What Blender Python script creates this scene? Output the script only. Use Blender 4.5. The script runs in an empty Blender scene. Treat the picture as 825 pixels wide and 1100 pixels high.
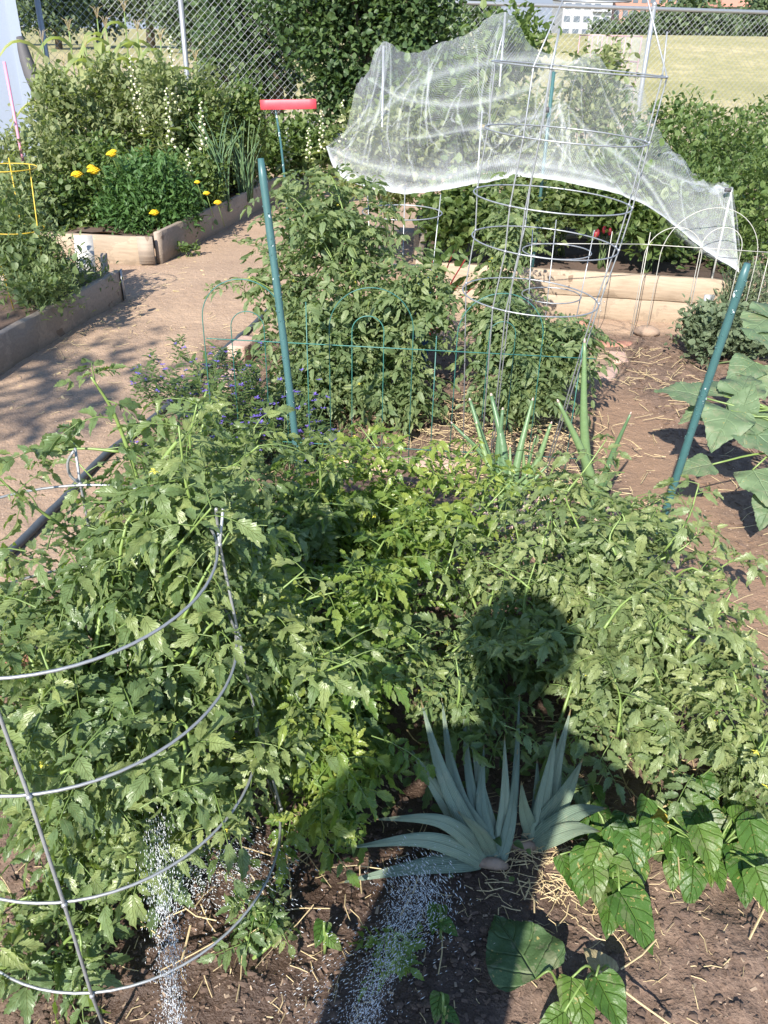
import bpy, math, random
import numpy as np
from mathutils import Vector
R = math.radians
rs = np.random.RandomState(7)
random.seed(7)
S = bpy.context.scene
COL = S.collection

# ------------------------------------------------------------------ camera
F = 880.0; PIT = math.atan(515 / F); ROLL = R(1.25); H = 1.6
_fw = np.array([0, math.cos(PIT), -math.sin(PIT)])
_u0 = np.array([0, math.sin(PIT), math.cos(PIT)]); _r0 = np.array([1.0, 0, 0])
_rt = _r0 * math.cos(ROLL) + _u0 * math.sin(ROLL)
_up = _u0 * math.cos(ROLL) - _r0 * math.sin(ROLL)
cd = bpy.data.cameras.new('camera'); cam = bpy.data.objects.new('camera', cd); COL.objects.link(cam)
cd.sensor_fit = 'VERTICAL'; cd.sensor_height = 24.0; cd.lens = 24.0 * F / 1100.0
cd.clip_start = 0.02; cd.clip_end = 3000
from mathutils import Matrix
cam.matrix_world = Matrix(((_rt[0], _up[0], -_fw[0], 0), (_rt[1], _up[1], -_fw[1], 0), (_rt[2], _up[2], -_fw[2], H), (0, 0, 0, 1)))
S.camera = cam

# ------------------------------------------------------------------ light
SUN_EL, SUN_AZ = 36.5, -20.0        # sun behind the viewer, a little to the left
wd = bpy.data.worlds.new("World"); S.world = wd; wd.use_nodes = True
wn = wd.node_tree.nodes; wl = wd.node_tree.links
sky = wn.new('ShaderNodeTexSky'); sky.sky_type = 'NISHITA'; sky.sun_disc = False
sky.sun_elevation = R(SUN_EL); sky.altitude = 1600; sky.dust_density = 0.4; sky.ozone_density = 2.0; sky.air_density = 1.0
bg = wn['Background']; wl.new(sky.outputs[0], bg.inputs[0]); bg.inputs[1].default_value = 0.15
sd = bpy.data.lights.new('sun', 'SUN'); so = bpy.data.objects.new('sun', sd); COL.objects.link(so)
sd.energy = 5.0; sd.angle = R(0.53); sd.color = (1.0, 0.95, 0.86)
# direction from which light comes: behind (-y) and left (-x)
sdir = Vector((math.sin(R(SUN_AZ)) * math.cos(R(SUN_EL)), -math.cos(R(SUN_AZ)) * math.cos(R(SUN_EL)), math.sin(R(SUN_EL))))
so.rotation_euler = sdir.to_track_quat('Z', 'Y').to_euler()
# nishita: rotation 0 puts the sun at +Y, growing clockwise towards +X
sky.sun_rotation = math.atan2(sdir.x, sdir.y)
S.view_settings.view_transform = 'Standard'; S.view_settings.look = 'None'; S.view_settings.gamma = 1
S.view_settings.use_curve_mapping = False
S.view_settings.exposure = 1.1
S.render.engine = 'CYCLES'
S.cycles.max_bounces = 8; S.cycles.transparent_max_bounces = 24; S.cycles.diffuse_bounces = 3
S.cycles.transmission_bounces = 6; S.cycles.use_denoising = True; S.cycles.sample_clamp_indirect = 6

# ------------------------------------------------------------------ surveying helpers
def _ray(px, py): return _fw + _rt * (px - 412.5) / F - _up * (py - 550) / F
def G(px, py, z=0.0):
    r = _ray(px, py); return np.array([0, 0, H]) + r * ((z - H) / r[2])
def A(px, py, y):
    r = _ray(px, py); return np.array([0, 0, H]) + r * (y / r[1])
def nrm(v):
    v = np.asarray(v, float); return v / (np.linalg.norm(v) + 1e-12)
def U(a, b): return rs.uniform(a, b)

def vnoise(x, y, s=1.0, seed=0):
    x = np.asarray(x) * s + 1000.3; y = np.asarray(y) * s + 1000.7
    xi = np.floor(x).astype(np.int64); yi = np.floor(y).astype(np.int64); fx = x - xi; fy = y - yi
    def h(a, b):
        n = (a * 374761393 + b * 668265263 + seed * 982451653) & 0xFFFFFFFF
        n = ((n ^ (n >> 13)) * 1274126177) & 0xFFFFFFFF
        return ((n ^ (n >> 16)) & 0xFFFF) / 65535.0 - .5
    fx = fx * fx * (3 - 2 * fx); fy = fy * fy * (3 - 2 * fy)
    return (h(xi, yi) * (1 - fx) + h(xi + 1, yi) * fx) * (1 - fy) + (h(xi, yi + 1) * (1 - fx) + h(xi + 1, yi + 1) * fx) * fy
def sst(a, b, x):
    t = np.clip((np.asarray(x, float) - a) / (b - a), 0, 1); return t * t * (3 - 2 * t)
def soilmask(x, y):
    j = vnoise(x, y, 3, 5) * .25 + vnoise(x, y, 14, 8) * .1
    near = sst(-1.12, -.98, x + j * .3) * (1 - sst(.80, 1.0, x + j - .35 * sst(2.2, 1.1, y))) * (1 - sst(4.6, 4.9, y))
    right = sst(1.32, 1.6, x + j + .25 * sst(3.0, 4.4, y)) * (1 - sst(4.95, 5.1, y)) * sst(-1, 0, y)
    return np.clip(near + right, 0, 1)
def gh(x, y):
    x = np.asarray(x, float); y = np.asarray(y, float)
    m = soilmask(x, y)
    z = vnoise(x, y, 1.1, 1) * .03 + vnoise(x, y, 4, 2) * .014
    z = z + m * (vnoise(x, y, 9, 3) * .035 + vnoise(x, y, 28, 4) * .02 + vnoise(x, y, 60, 6) * .008)
    z = z + (1 - m) * (vnoise(x, y, 22, 9) * .005 + vnoise(x, y, 50, 10) * .003)
    hill = sst(15, 37, y) * sst(-7, 6, x) * (1 - .1 * sst(60, 120, y))
    z = z * (1 - sst(10, 14, y)) + 1.66 * hill + vnoise(x, y, .12, 12) * .25 * sst(16, 30, y)
    return z

# ------------------------------------------------------------------ mesh builder
class MB:
    def __init__(s): s.V = []; s.Fq = []; s.Ft = []; s.Fn = []; s.T = []; s.L = []; s.n = 0
    def add(s, V, quads=None, tris=None, tint=None, lv=None, ngons=None):
        V = np.asarray(V, float).reshape(-1, 3); k = len(V)
        s.V.append(V)
        s.T.append(np.full(k, U(0, 1) if tint is None else tint) if np.ndim(tint) == 0 or tint is None else np.asarray(tint, float))
        s.L.append(np.zeros((k, 3)) if lv is None else np.asarray(lv, float))
        if quads is not None and len(quads): s.Fq.append(np.asarray(quads, np.int64) + s.n)
        if tris is not None and len(tris): s.Ft.append(np.asarray(tris, np.int64) + s.n)
        if ngons is not None:
            for g in ngons: s.Fn.append(np.asarray(g, np.int64) + s.n)
        s.n += k
    def inst(s, tmpl, ids, M, O, tint):
        ids = np.asarray(ids)
        if not len(ids): return
        M = np.asarray(M); O = np.asarray(O); tint = np.asarray(tint)
        for t in np.unique(ids):
            k = np.where(ids == t)[0]; Vt, Ft, Lt = tmpl[t]; nv = len(Vt)
            W = np.einsum('kij,vj->kvi', M[k], Vt) + O[k][:, None, :]
            Fq = (Ft[None] + (np.arange(len(k)) * nv)[:, None, None]).reshape(-1, Ft.shape[1])
            s.V.append(W.reshape(-1, 3)); s.T.append(np.repeat(tint[k], nv)); s.L.append(np.tile(Lt, (len(k), 1)))
            (s.Fq if Ft.shape[1] == 4 else s.Ft).append(Fq + s.n); s.n += nv * len(k)
    def tube(s, P, r, sides=6, tint=None, cap=True):
        P = np.asarray(P, float); n = len(P); r = np.broadcast_to(np.asarray(r, float), (n,))
        T = np.gradient(P, axis=0); T /= np.linalg.norm(T, axis=1)[:, None] + 1e-12
        up = np.array([0, 0, 1.0]) if abs(T[0][2]) < .9 else np.array([1.0, 0, 0])
        X = nrm(np.cross(T[0], up)); V = []
        a = np.arange(sides) * 2 * math.pi / sides
        for i in range(n):
            X = X - T[i] * X.dot(T[i]); X = nrm(X); Y = np.cross(T[i], X)
            V.append(P[i] + r[i] * (np.cos(a)[:, None] * X + np.sin(a)[:, None] * Y))
        V = np.concatenate(V); i = np.arange(n - 1)[:, None] * sides; j = np.arange(sides)[None]; j2 = (j + 1) % sides
        q = np.stack([i + j, i + j2, i + sides + j2, i + sides + j], -1).reshape(-1, 4)
        lv = np.zeros((len(V), 3)); lv[:, 0] = np.repeat(np.linspace(0, 1, n), sides)
        s.add(V, q, tint=tint, lv=lv, ngons=[list(range(sides))[::-1], list(range((n - 1) * sides, n * sides))] if cap else None)
    def box(s, c, dims, X=(1, 0, 0), Y=(0, 1, 0), tint=None, jit=0):
        X = nrm(X); Y = nrm(Y); Z = nrm(np.cross(X, Y)); d = np.array(dims) / 2
        V = []
        for sx in (-1, 1):
            for sy in (-1, 1):
                for sz in (-1, 1): V.append(np.array(c) + X * d[0] * sx + Y * d[1] * sy + Z * d[2] * sz + (rs.uniform(-jit, jit, 3) if jit else 0))
        s.add(V, [[0, 1, 3, 2], [4, 6, 7, 5], [0, 4, 5, 1], [2, 3, 7, 6], [0, 2, 6, 4], [1, 5, 7, 3]], tint=tint)
    def beam(s, p0, p1, th, ht, ch=.004, seg=24, wob=.0015, tint=None):
        # timber plank: long axis p0->p1 at its underside middle, rounded arrises, slightly uneven
        p0 = np.array(p0, float); p1 = np.array(p1, float); T = nrm(p1 - p0); Z = np.array([0, 0, 1.0]); N = nrm(np.cross(T, Z)); Zp = np.cross(N, T)
        prof = [(-th / 2 + ch, 0), (th / 2 - ch, 0), (th / 2, ch), (th / 2, ht * .5), (th / 2, ht - ch), (th / 2 - ch, ht), (-th / 2 + ch, ht), (-th / 2, ht - ch), (-th / 2, ht * .5), (-th / 2, ch)]
        k = len(prof); V = []
        for i in range(seg + 1):
            c = p0 + (p1 - p0) * i / seg
            for a, b in prof: V.append(c + N * (a + U(-wob, wob)) + Zp * (b + U(-wob, wob)))
        q = [[i * k + j, i * k + (j + 1) % k, (i + 1) * k + (j + 1) % k, (i + 1) * k + j] for i in range(seg) for j in range(k)]
        s.add(V, q, tint=tint, ngons=[list(range(k))[::-1], list(range(seg * k, seg * k + k))])
    def ball(s, c, r, n=6, m=4, tint=None, sc=(1, 1, 1), jit=0):
        V = []; q = []
        for i in range(m + 1):
            a = math.pi * i / m
            for j in range(n):
                b = 2 * math.pi * j / n
                V.append([math.sin(a) * math.cos(b), math.sin(a) * math.sin(b), math.cos(a)])
        V = np.array(V) * np.array(sc) * r
        if jit: V = V * (1 + rs.uniform(-jit, jit, (len(V), 1)))
        for i in range(m):
            for j in range(n): q.append([i * n + j, (i + 1) * n + j, (i + 1) * n + (j + 1) % n, i * n + (j + 1) % n])
        s.add(V + np.array(c), q, tint=tint)
    def build(s, name, mat, parent=None, smooth=True, loc=None):
        me = bpy.data.meshes.new(name)
        V = np.concatenate(s.V) if s.V else np.zeros((0, 3))
        off = np.array(parent['_loc'] if parent is not None else (loc if loc is not None else (0, 0, 0)), float)
        V = V - off
        groups = [(4, s.Fq), (3, s.Ft)]
        loops = []; starts = []; ls = 0
        for k, fl in groups:
            if fl:
                f = np.concatenate(fl); loops.append(f.ravel()); starts.append(ls + np.arange(len(f)) * k); ls += f.size
        for g in s.Fn: loops.append(g); starts.append(np.array([ls])); ls += len(g)
        L = np.concatenate(loops); st = np.concatenate(starts)
        me.vertices.add(len(V)); me.vertices.foreach_set('co', V.astype(np.float32).ravel())
        me.loops.add(len(L)); me.loops.foreach_set('vertex_index', L.astype(np.int32))
        me.polygons.add(len(st)); me.polygons.foreach_set('loop_start', st.astype(np.int32))
        me.polygons.foreach_set('use_smooth', np.full(len(st), smooth, bool))
        me.update(calc_edges=True)
        a = me.attributes.new('tint', 'FLOAT', 'POINT'); a.data.foreach_set('value', np.concatenate(s.T).astype(np.float32))
        a = me.attributes.new('lv', 'FLOAT_VECTOR', 'POINT'); a.data.foreach_set('vector', np.concatenate(s.L).astype(np.float32).ravel())
        me.validate()
        me.materials.append(mat)
        o = bpy.data.objects.new(name, me); COL.objects.link(o)
        if parent is not None: o.parent = parent
        else: o.location = off
        return o

def tag(o, label=None, cat=None, group=None, kind=None):
    if label: o['label'] = label
    if cat: o['category'] = cat
    if group: o['group'] = group
    if kind: o['kind'] = kind
    return o
def thing(name, label, cat, loc=(0, 0, 0), group=None):
    o = bpy.data.objects.new(name, None); COL.objects.link(o); o.empty_display_size = .05
    o.location = [float(v) for v in loc]; o['_loc'] = [float(v) for v in loc]
    return tag(o, label, cat, group)
def cat_rom(P, n):
    P = np.asarray(P, float); P = np.vstack([2 * P[0] - P[1], P, 2 * P[-1] - P[-2]]); m = len(P) - 3
    out = []
    for q in np.linspace(0, m - 1e-9, n):
        i = int(q); t = q - i; a, b, c, d = P[i:i + 4]
        out.append(.5 * (2 * b + (c - a) * t + (2 * a - 5 * b + 4 * c - d) * t * t + (3 * b - a - 3 * c + d) * t ** 3))
    return np.array(out)

# ------------------------------------------------------------------ materials
class NT:
    def __init__(s, name):
        s.m = bpy.data.materials.new(name); s.m.use_nodes = True; s.t = s.m.node_tree; s.N = s.t.nodes; s.L = s.t.links
        s.p = s.N['Principled BSDF']; s.out = s.N['Material Output']
    def n(s, ty, **k):
        o = s.N.new('ShaderNode' + ty)
        for a, b in k.items():
            if a.startswith('i_'): o.inputs[a[2:].replace('_', ' ')].default_value = b
            else: setattr(o, a, b)
        return o
    def l(s, a, b): s.L.new(a, b)
    def mix(s, f, a, b, mode='MIX'):
        o = s.n('Mix', data_type='RGBA', blend_type=mode)
        for k, v in ((0, f), (6, a), (7, b)):
            if hasattr(v, 'links'): s.l(v, o.inputs[k])
            else: o.inputs[k].default_value = (*v, 1) if isinstance(v, tuple) and len(v) == 3 else v
        return o.outputs[2]
    def math(s, op, a, b=0.0, c=0.0):
        o = s.n('Math', operation=op)
        for k, v in enumerate((a, b, c)):
            if hasattr(v, 'links'): s.l(v, o.inputs[k])
            else: o.inputs[k].default_value = v
        return o.outputs[0]
    def noise(s, scale, detail=4, rough=.55, vec=None):
        o = s.n('TexNoise'); o.inputs['Scale'].default_value = scale; o.inputs['Detail'].default_value = detail; o.inputs['Roughness'].default_value = rough
        if vec is None:
            vec = s.n('NewGeometry').outputs['Position']
        s.l(vec, o.inputs['Vector']); return o.outputs[0]
    def ramp(s, fac, stops):
        o = s.n('ValToRGB'); e = o.color_ramp.elements
        e[0].position = stops[0][0]; e[0].color = (*stops[0][1], 1); e[1].position = stops[-1][0]; e[1].color = (*stops[-1][1], 1)
        for p, c in stops[1:-1]:
            k = e.new(p); k.color = (*c, 1)
        s.l(fac, o.inputs[0]); return o.outputs[0]
    def bump(s, h, dist, st=1.0, normal=None):
        o = s.n('Bump'); o.inputs['Distance'].default_value = dist; o.inputs['Strength'].default_value = st
        s.l(h, o.inputs['Height'])
        if normal is not None: s.l(normal, o.inputs['Normal'])
        return o.outputs[0]
    def attr(s, name, out=2):
        o = s.n('Attribute'); o.attribute_name = name; return o.outputs[out]

def leafmat(name, c0, c1, c2, rough=.5, tr=.3, vein=.35, side=7.0, bump=.002, trc=None, spec=.5, brown=0.0, spots=0, ribs=0):
    m = NT(name); t = m.attr('tint')
    col = m.ramp(t, [(0, c0), (.5, c1), (.97, c2)])
    nz = m.noise(60, 3); col = m.mix(m.math('MULTIPLY', nz, .5), col, tuple(x * .6 for x in c1))
    lv = m.attr('lv', 1); sep = m.n('SeparateXYZ'); m.l(lv, sep.inputs[0])
    w = m.math('ABSOLUTE', sep.outputs[1])
    mid = m.math('SUBTRACT', 1.0, m.math('MULTIPLY', w, 20.0)); mid = m.math('MAXIMUM', mid, 0.0)
    ph = m.math('MULTIPLY', m.math('SUBTRACT', sep.outputs[0], m.math('MULTIPLY', w, .32)), side * 6.283)
    sd_ = m.math('POWER', m.math('MULTIPLY_ADD', m.math('SINE', ph), .5, .5), 26.0)
    vv = m.math('MAXIMUM', mid, m.math('MULTIPLY', sd_, .55))
    col = m.mix(m.math('MULTIPLY', vv, vein), col, tuple(min(1, x * 1.9 + .02) for x in c2))
    if spots:
        s_ = m.math('GREATER_THAN', m.math('MULTIPLY', m.noise(45, 3), m.noise(140, 2)), .42 - spots); col = m.mix(m.math('MULTIPLY', s_, .8), col, (.3, .24, .08)); dst = m.noise(22, 5, .7); col = m.mix(m.math('MULTIPLY', m.math('GREATER_THAN', dst, .56), .25), col, (.25, .22, .14))
    if ribs:
        rb_ = m.math('POWER', m.math('MULTIPLY_ADD', m.math('SINE', m.math('MULTIPLY', sep.outputs[1], ribs)), .5, .5), 3.0); col = m.mix(m.math('MULTIPLY', rb_, .3), col, tuple(min(1, x * 1.5) for x in c2)); tipb = m.math('GREATER_THAN', m.math('MULTIPLY_ADD', nz, .05, sep.outputs[0]), .995); col = m.mix(tipb, col, (.4, .3, .15)); dst = m.noise(30, 5, .7); col = m.mix(m.math('MULTIPLY', m.math('GREATER_THAN', dst, .57), .3), col, (.3, .32, .22)); nz = m.math('MULTIPLY_ADD', rb_, .6, nz)
    if brown:
        b = m.math('GREATER_THAN', t, 1 - brown); col = m.mix(b, col, (.28, .2, .07))
    m.l(col, m.p.inputs['Base Color']); m.p.inputs['Roughness'].default_value = rough
    m.p.inputs['Specular IOR Level'].default_value = spec
    hh = m.math('MULTIPLY_ADD', vv, -1.0, m.math('MULTIPLY', nz, .6))
    bn = m.bump(hh, bump); m.l(bn, m.p.inputs['Normal'])
    tl = m.n('BsdfTranslucent'); tc = m.mix(.6, col, trc or tuple(min(1, a * b) for a, b in zip(c2, (1.5, 1.9, .5))))
    m.l(tc, tl.inputs[0])
    ms = m.n('MixShader'); ms.inputs[0].default_value = tr
    m.l(m.p.outputs[0], ms.inputs[1]); m.l(tl.outputs[0], ms.inputs[2]); m.l(ms.outputs[0], m.out.inputs[0])
    return m.m
def plain(name, c, rough=.5, metal=0.0, var=.15, scale=20, bump=0.0, c2=None, spec=.5):
    m = NT(name); nz = m.noise(scale, 5)
    if c2 is None: c2 = tuple(x * (1 - var) for x in c)
    t = m.attr('tint')
    col = m.mix(m.math('MULTIPLY_ADD', nz, 1.6, -.3), c, c2)
    col = m.mix(m.math('MULTIPLY', t, .7), col, tuple(x * .7 for x in c))
    m.l(col, m.p.inputs['Base Color']); m.p.inputs['Roughness'].default_value = rough; m.p.inputs['Metallic'].default_value = metal
    m.p.inputs['Specular IOR Level'].default_value = spec
    if bump: m.l(m.bump(nz, bump), m.p.inputs['Normal'])
    return m.m
def woodmat(name, c, c2, axis='obj', rough=.8):
    m = NT(name); g = m.n('NewGeometry').outputs['Position']
    mp = m.n('Mapping'); mp.inputs['Rotation'].default_value = (0, 0, R(-77 if axis == 'y' else 6)); mp.inputs['Scale'].default_value = (2.5, 55, 70)
    m.l(g, mp.inputs[0]); n1 = m.noise(1.0, 6, .6, mp.outputs[0]); n2 = m.noise(3, 4)
    col = m.ramp(n1, [(.3, c2), (.5, c), (.62, tuple(min(1, x * 1.12) for x in c)), (.78, tuple(x * .75 for x in c))])
    col = m.mix(m.math('MULTIPLY', n2, .55), col, c2); stn = m.noise(1.7, 6, .7); col = m.mix(m.math('MULTIPLY', m.math('GREATER_THAN', stn, .53), .35), col, tuple(x * .55 for x in c2)); kn = m.noise(9, 2, .4); col = m.mix(m.math('MULTIPLY', m.math('GREATER_THAN', kn, .70), .7), col, (.12, .07, .04))
    col = m.mix(m.math('MULTIPLY', m.attr('tint'), .3), col, tuple(x * .7 for x in c))
    m.l(col, m.p.inputs['Base Color']); m.p.inputs['Roughness'].default_value = rough
    m.l(m.bump(n1, .003), m.p.inputs['Normal']); return m.m

M = {}
M['tom'] = leafmat('tomato_leaf', (.065, .115, .045), (.135, .20, .078), (.30, .345, .125), rough=.4, tr=.3)
M['tom_wet'] = leafmat('tomato_leaf_bright', (.05, .11, .022), (.13, .215, .045), (.36, .41, .095), rough=.33, tr=.34)
M['tom_pale'] = leafmat('tomato_leaf_pale', (.08, .13, .055), (.165, .22, .09), (.34, .375, .155), rough=.42, tr=.3)
M['tom_far'] = leafmat('tomato_leaf_dull', (.09, .145, .06), (.155, .21, .085), (.27, .31, .125), rough=.5, tr=.28, vein=.1, brown=.02)
M['bush'] = leafmat('shrub_leaf', (.065, .115, .038), (.115, .175, .052), (.22, .27, .085), rough=.45, tr=.28, vein=.1)
M['dark'] = leafmat('dark_tree_leaf', (.03, .06, .02), (.05, .095, .028), (.11, .16, .045), rough=.5, tr=.22, vein=0)
M['fartree'] = leafmat('far_tree_leaf', (.05, .08, .035), (.075, .11, .045), (.12, .155, .06), rough=.6, tr=.2, vein=0)
M['weed'] = leafmat('bed_leaf', (.115, .165, .07), (.195, .235, .10), (.38, .38, .2), rough=.5, tr=.3, vein=.1, brown=.03)
M['corn'] = leafmat('corn_leaf', (.16, .23, .07), (.27, .32, .12), (.46, .44, .22), rough=.5, tr=.35, vein=.3, side=0)
M['iris'] = leafmat('iris_leaf', (.14, .20, .15), (.20, .265, .19), (.28, .34, .235), rough=.5, tr=.2, vein=.12, side=0, bump=.0012, ribs=34, trc=(.25, .36, .18))
M['onion'] = leafmat('onion_leaf', (.09, .17, .085), (.13, .22, .1), (.2, .29, .12), rough=.4, tr=.12, vein=0, side=0)
M['bean'] = leafmat('bean_leaf', (.04, .10, .018), (.065, .135, .024), (.12, .19, .035), rough=.4, tr=.3, vein=.2, side=5, bump=.004, spec=.3, spots=.04)
M['squash'] = leafmat('squash_leaf', (.05, .085, .03), (.055, .1, .03), (.08, .13, .04), rough=.6, tr=.15, vein=.4, side=4, bump=.006, spots=.03)
M['sunfl'] = leafmat('sunflower_leaf', (.09, .15, .08), (.12, .18, .09), (.15, .21, .10), rough=.6, tr=.22, vein=.3, side=4, bump=.003, spots=.02)
M['sage'] = leafmat('sage_leaf', (.09, .13, .07), (.14, .185, .10), (.2, .24, .14), rough=.7, tr=.2, vein=.1)
M['mari'] = leafmat('marigold_leaf', (.05, .12, .035), (.085, .17, .045), (.14, .23, .065), rough=.5, tr=.25, vein=0)
M['dryleaf'] = leafmat('dry_leaf', (.3, .24, .13), (.36, .3, .17), (.42, .36, .2), rough=.7, tr=.2, vein=.3)
M['yelleaf'] = leafmat('yellow_leaf', (.45, .33, .03), (.5, .38, .04), (.6, .45, .06), rough=.5, tr=.3, vein=.2)
M['stem'] = plain('green_stem', (.13, .2, .05), .45, c2=(.21, .28, .08))
M['stemdark'] = plain('dull_stem', (.1, .15, .05), .55)
M['bark'] = plain('bark', (.1, .075, .05), .9, bump=.01)
M['galv'] = plain('galvanised_wire', (.42, .43, .44), .42, .55, c2=(.27, .28, .29), scale=90)
M['fencewire'] = plain('fence_wire', (.42, .43, .44), .5, .5)
M['whitewire'] = plain('white_coated_wire', (.52, .51, .46), .5, c2=(.45, .42, .36))
M['greenwire'] = plain('green_coated_wire', (.035, .14, .115), .42, c2=(.05, .18, .15))
M['yelwire'] = plain('yellow_coated_wire', (.6, .42, .04), .5)
M['red'] = plain('red_plastic', (.65, .07, .09), .5, c2=(.55, .05, .07))
M['hose'] = plain('rubber_hose', (.05, .06, .07), .55, c2=(.09, .1, .11), scale=60)
M['brick'] = plain('brick_clay', (.42, .2, .14), .9, c2=(.3, .15, .11), scale=45, bump=.004)
M['brickpale'] = plain('pale_brick', (.5, .35, .28), .9, c2=(.38, .24, .18), scale=45, bump=.004)
M['rock'] = plain('rock', (.36, .26, .19), .9, c2=(.22, .15, .11), scale=25, bump=.01)
M['straw'] = plain('straw', (.55, .43, .24), .7, c2=(.38, .28, .14), scale=60)
M['chip'] = plain('bark_chips', (.2, .13, .09), .9, c2=(.09, .055, .04), scale=50)
M['chip2'] = plain('pale_chips', (.42, .31, .22), .85, c2=(.26, .18, .12), scale=70)
M['clod'] = plain('soil_clods', (.13, .085, .062), .95, c2=(.07, .045, .033), scale=60, bump=.004)
M['pebble'] = plain('path_grit', (.4, .3, .23), .9, c2=(.26, .18, .13), scale=60)
M['timber'] = woodmat('fresh_timber', (.36, .275, .195), (.28, .21, .145))
M['timberold'] = woodmat('weathered_timber', (.34, .27, .21), (.24, .19, .15), 'y')
M['wallgrey'] = plain('painted_siding', (.30, .34, .42), .6, var=.05)
M['flowerY'] = plain('yellow_petals', (.8, .56, .015), .6, c2=(.8, .46, .01), scale=80)
M['tomflower'] = plain('tomato_petals', (.65, .6, .08), .6)
M['flowerP'] = plain('purple_petals', (.13, .09, .42), .6, c2=(.2, .12, .5), scale=80)
M['flowerW'] = plain('cream_petals', (.7, .66, .5), .6, c2=(.55, .55, .32), scale=60)
M['root'] = plain('onion_bulb', (.62, .5, .42), .5, c2=(.45, .25, .22), scale=60)
M['chard'] = plain('red_stem', (.28, .02, .03), .45)
M['tarp'] = plain('dark_tarp', (.09, .085, .09), .7)
M['blue'] = plain('blue_plastic', (.03, .12, .3), .4)
M['whitepanel'] = plain('chalky_board', (.6, .58, .54), .8, c2=(.35, .32, .28), scale=18)
M['bwhite'] = plain('white_render', (.34, .34, .35), .8, var=.05, scale=.1)
M['bred'] = plain('red_brick_wall', (.40, .22, .17), .85, var=.1, scale=.2)
M['bglass'] = plain('dark_window', (.1, .12, .15), .15, var=.1, scale=.5)
M['roofred'] = plain('roof_tile', (.42, .2, .14), .8)
def stakemat():
    m = NT('green_coated_stake'); g = m.n('NewGeometry').outputs['Position']
    nz = m.noise(35, 4); n2 = m.noise(9, 3)
    chip_ = m.math('GREATER_THAN', m.math('MULTIPLY', nz, n2), .37)
    col = m.mix(nz, (.05, .125, .125), (.035, .09, .09)); col = m.mix(chip_, col, (.5, .55, .55))
    m.l(col, m.p.inputs['Base Color']); m.p.inputs['Roughness'].default_value = .42; return m.m
M['stake'] = stakemat()
def skymat():
    m = NT('sky_air'); e = m.n('Emission'); nz = m.noise(.006, 4, .55); col = m.mix(m.math('MULTIPLY_ADD', nz, 2.2, -.8), (.50, .64, .86), (.78, .82, .88)); m.l(col, e.inputs[0]); e.inputs[1].default_value = .42; m.l(e.outputs[0], m.out.inputs[0]); return m.m
M['sky'] = skymat()
# ------------------------------------------------------------------ ground
def groundmat():
    m = NT('ground_soil'); soil = m.attr('soil'); grass = m.attr('grass'); dry = m.attr('dry'); damp = m.attr('damp')
    n1 = m.noise(2.2, 6, .6); n2 = m.noise(26, 6, .65); n3 = m.noise(140, 4, .6)
    path = m.ramp(n1, [(.3, (.245, .152, .085)), (.5, (.345, .222, .13)), (.7, (.44, .295, .18))])
    path = m.mix(m.math('MULTIPLY', n2, .6), path, (.25, .17, .125)); path = m.mix(m.math('MULTIPLY_ADD', n3, 1.2, -.35), path, (.46, .36, .29))
    path = m.mix(m.math('MULTIPLY', damp, .8), path, (.215, .132, .085))
    sc = m.ramp(n2, [(.3, (.07, .044, .031)), (.5, (.135, .088, .064)), (.72, (.24, .165, .12))])
    sc = m.mix(m.math('MULTIPLY_ADD', n3, 1.4, -.5), sc, (.24, .17, .125))
    col = m.mix(soil, path, sc); wet = m.attr('wet'); col = m.mix(m.math('MULTIPLY', wet, .72), col, (.035, .02, .014))
    gn = m.noise(.5, 5, .6); gf = m.noise(3, 6, .8)
    gc = m.ramp(gn, [(.3, (.24, .225, .09)), (.55, (.34, .30, .14)), (.75, (.46, .38, .21))]); gc = m.mix(m.math('MULTIPLY', m.math('GREATER_THAN', gf, .5), .5), gc, (.2, .19, .08))
    dc = m.mix(gf, (.46, .37, .23), (.34, .26, .15))
    col = m.mix(grass, col, gc); col = m.mix(dry, col, dc)
    m.l(col, m.p.inputs['Base Color']); m.l(m.math('MULTIPLY_ADD', wet, -.55, .95), m.p.inputs['Roughness']); m.p.inputs['Specular IOR Level'].default_value = .3
    b = m.bump(n3, .004); b = m.bump(n2, .012, 1, b); m.l(b, m.p.inputs['Normal'])
    return m.m
def axis(lo, a, b, hi, st):
    c = np.arange(a, b, st); o = [b]; d = st
    while o[-1] < hi: d *= 1.13; o.append(o[-1] + d)
    q = [a]; d = st
    while q[-1] > lo: d *= 1.13; q.append(q[-1] - d)
    return np.array(q[::-1][:-1] + list(c) + o)
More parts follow.
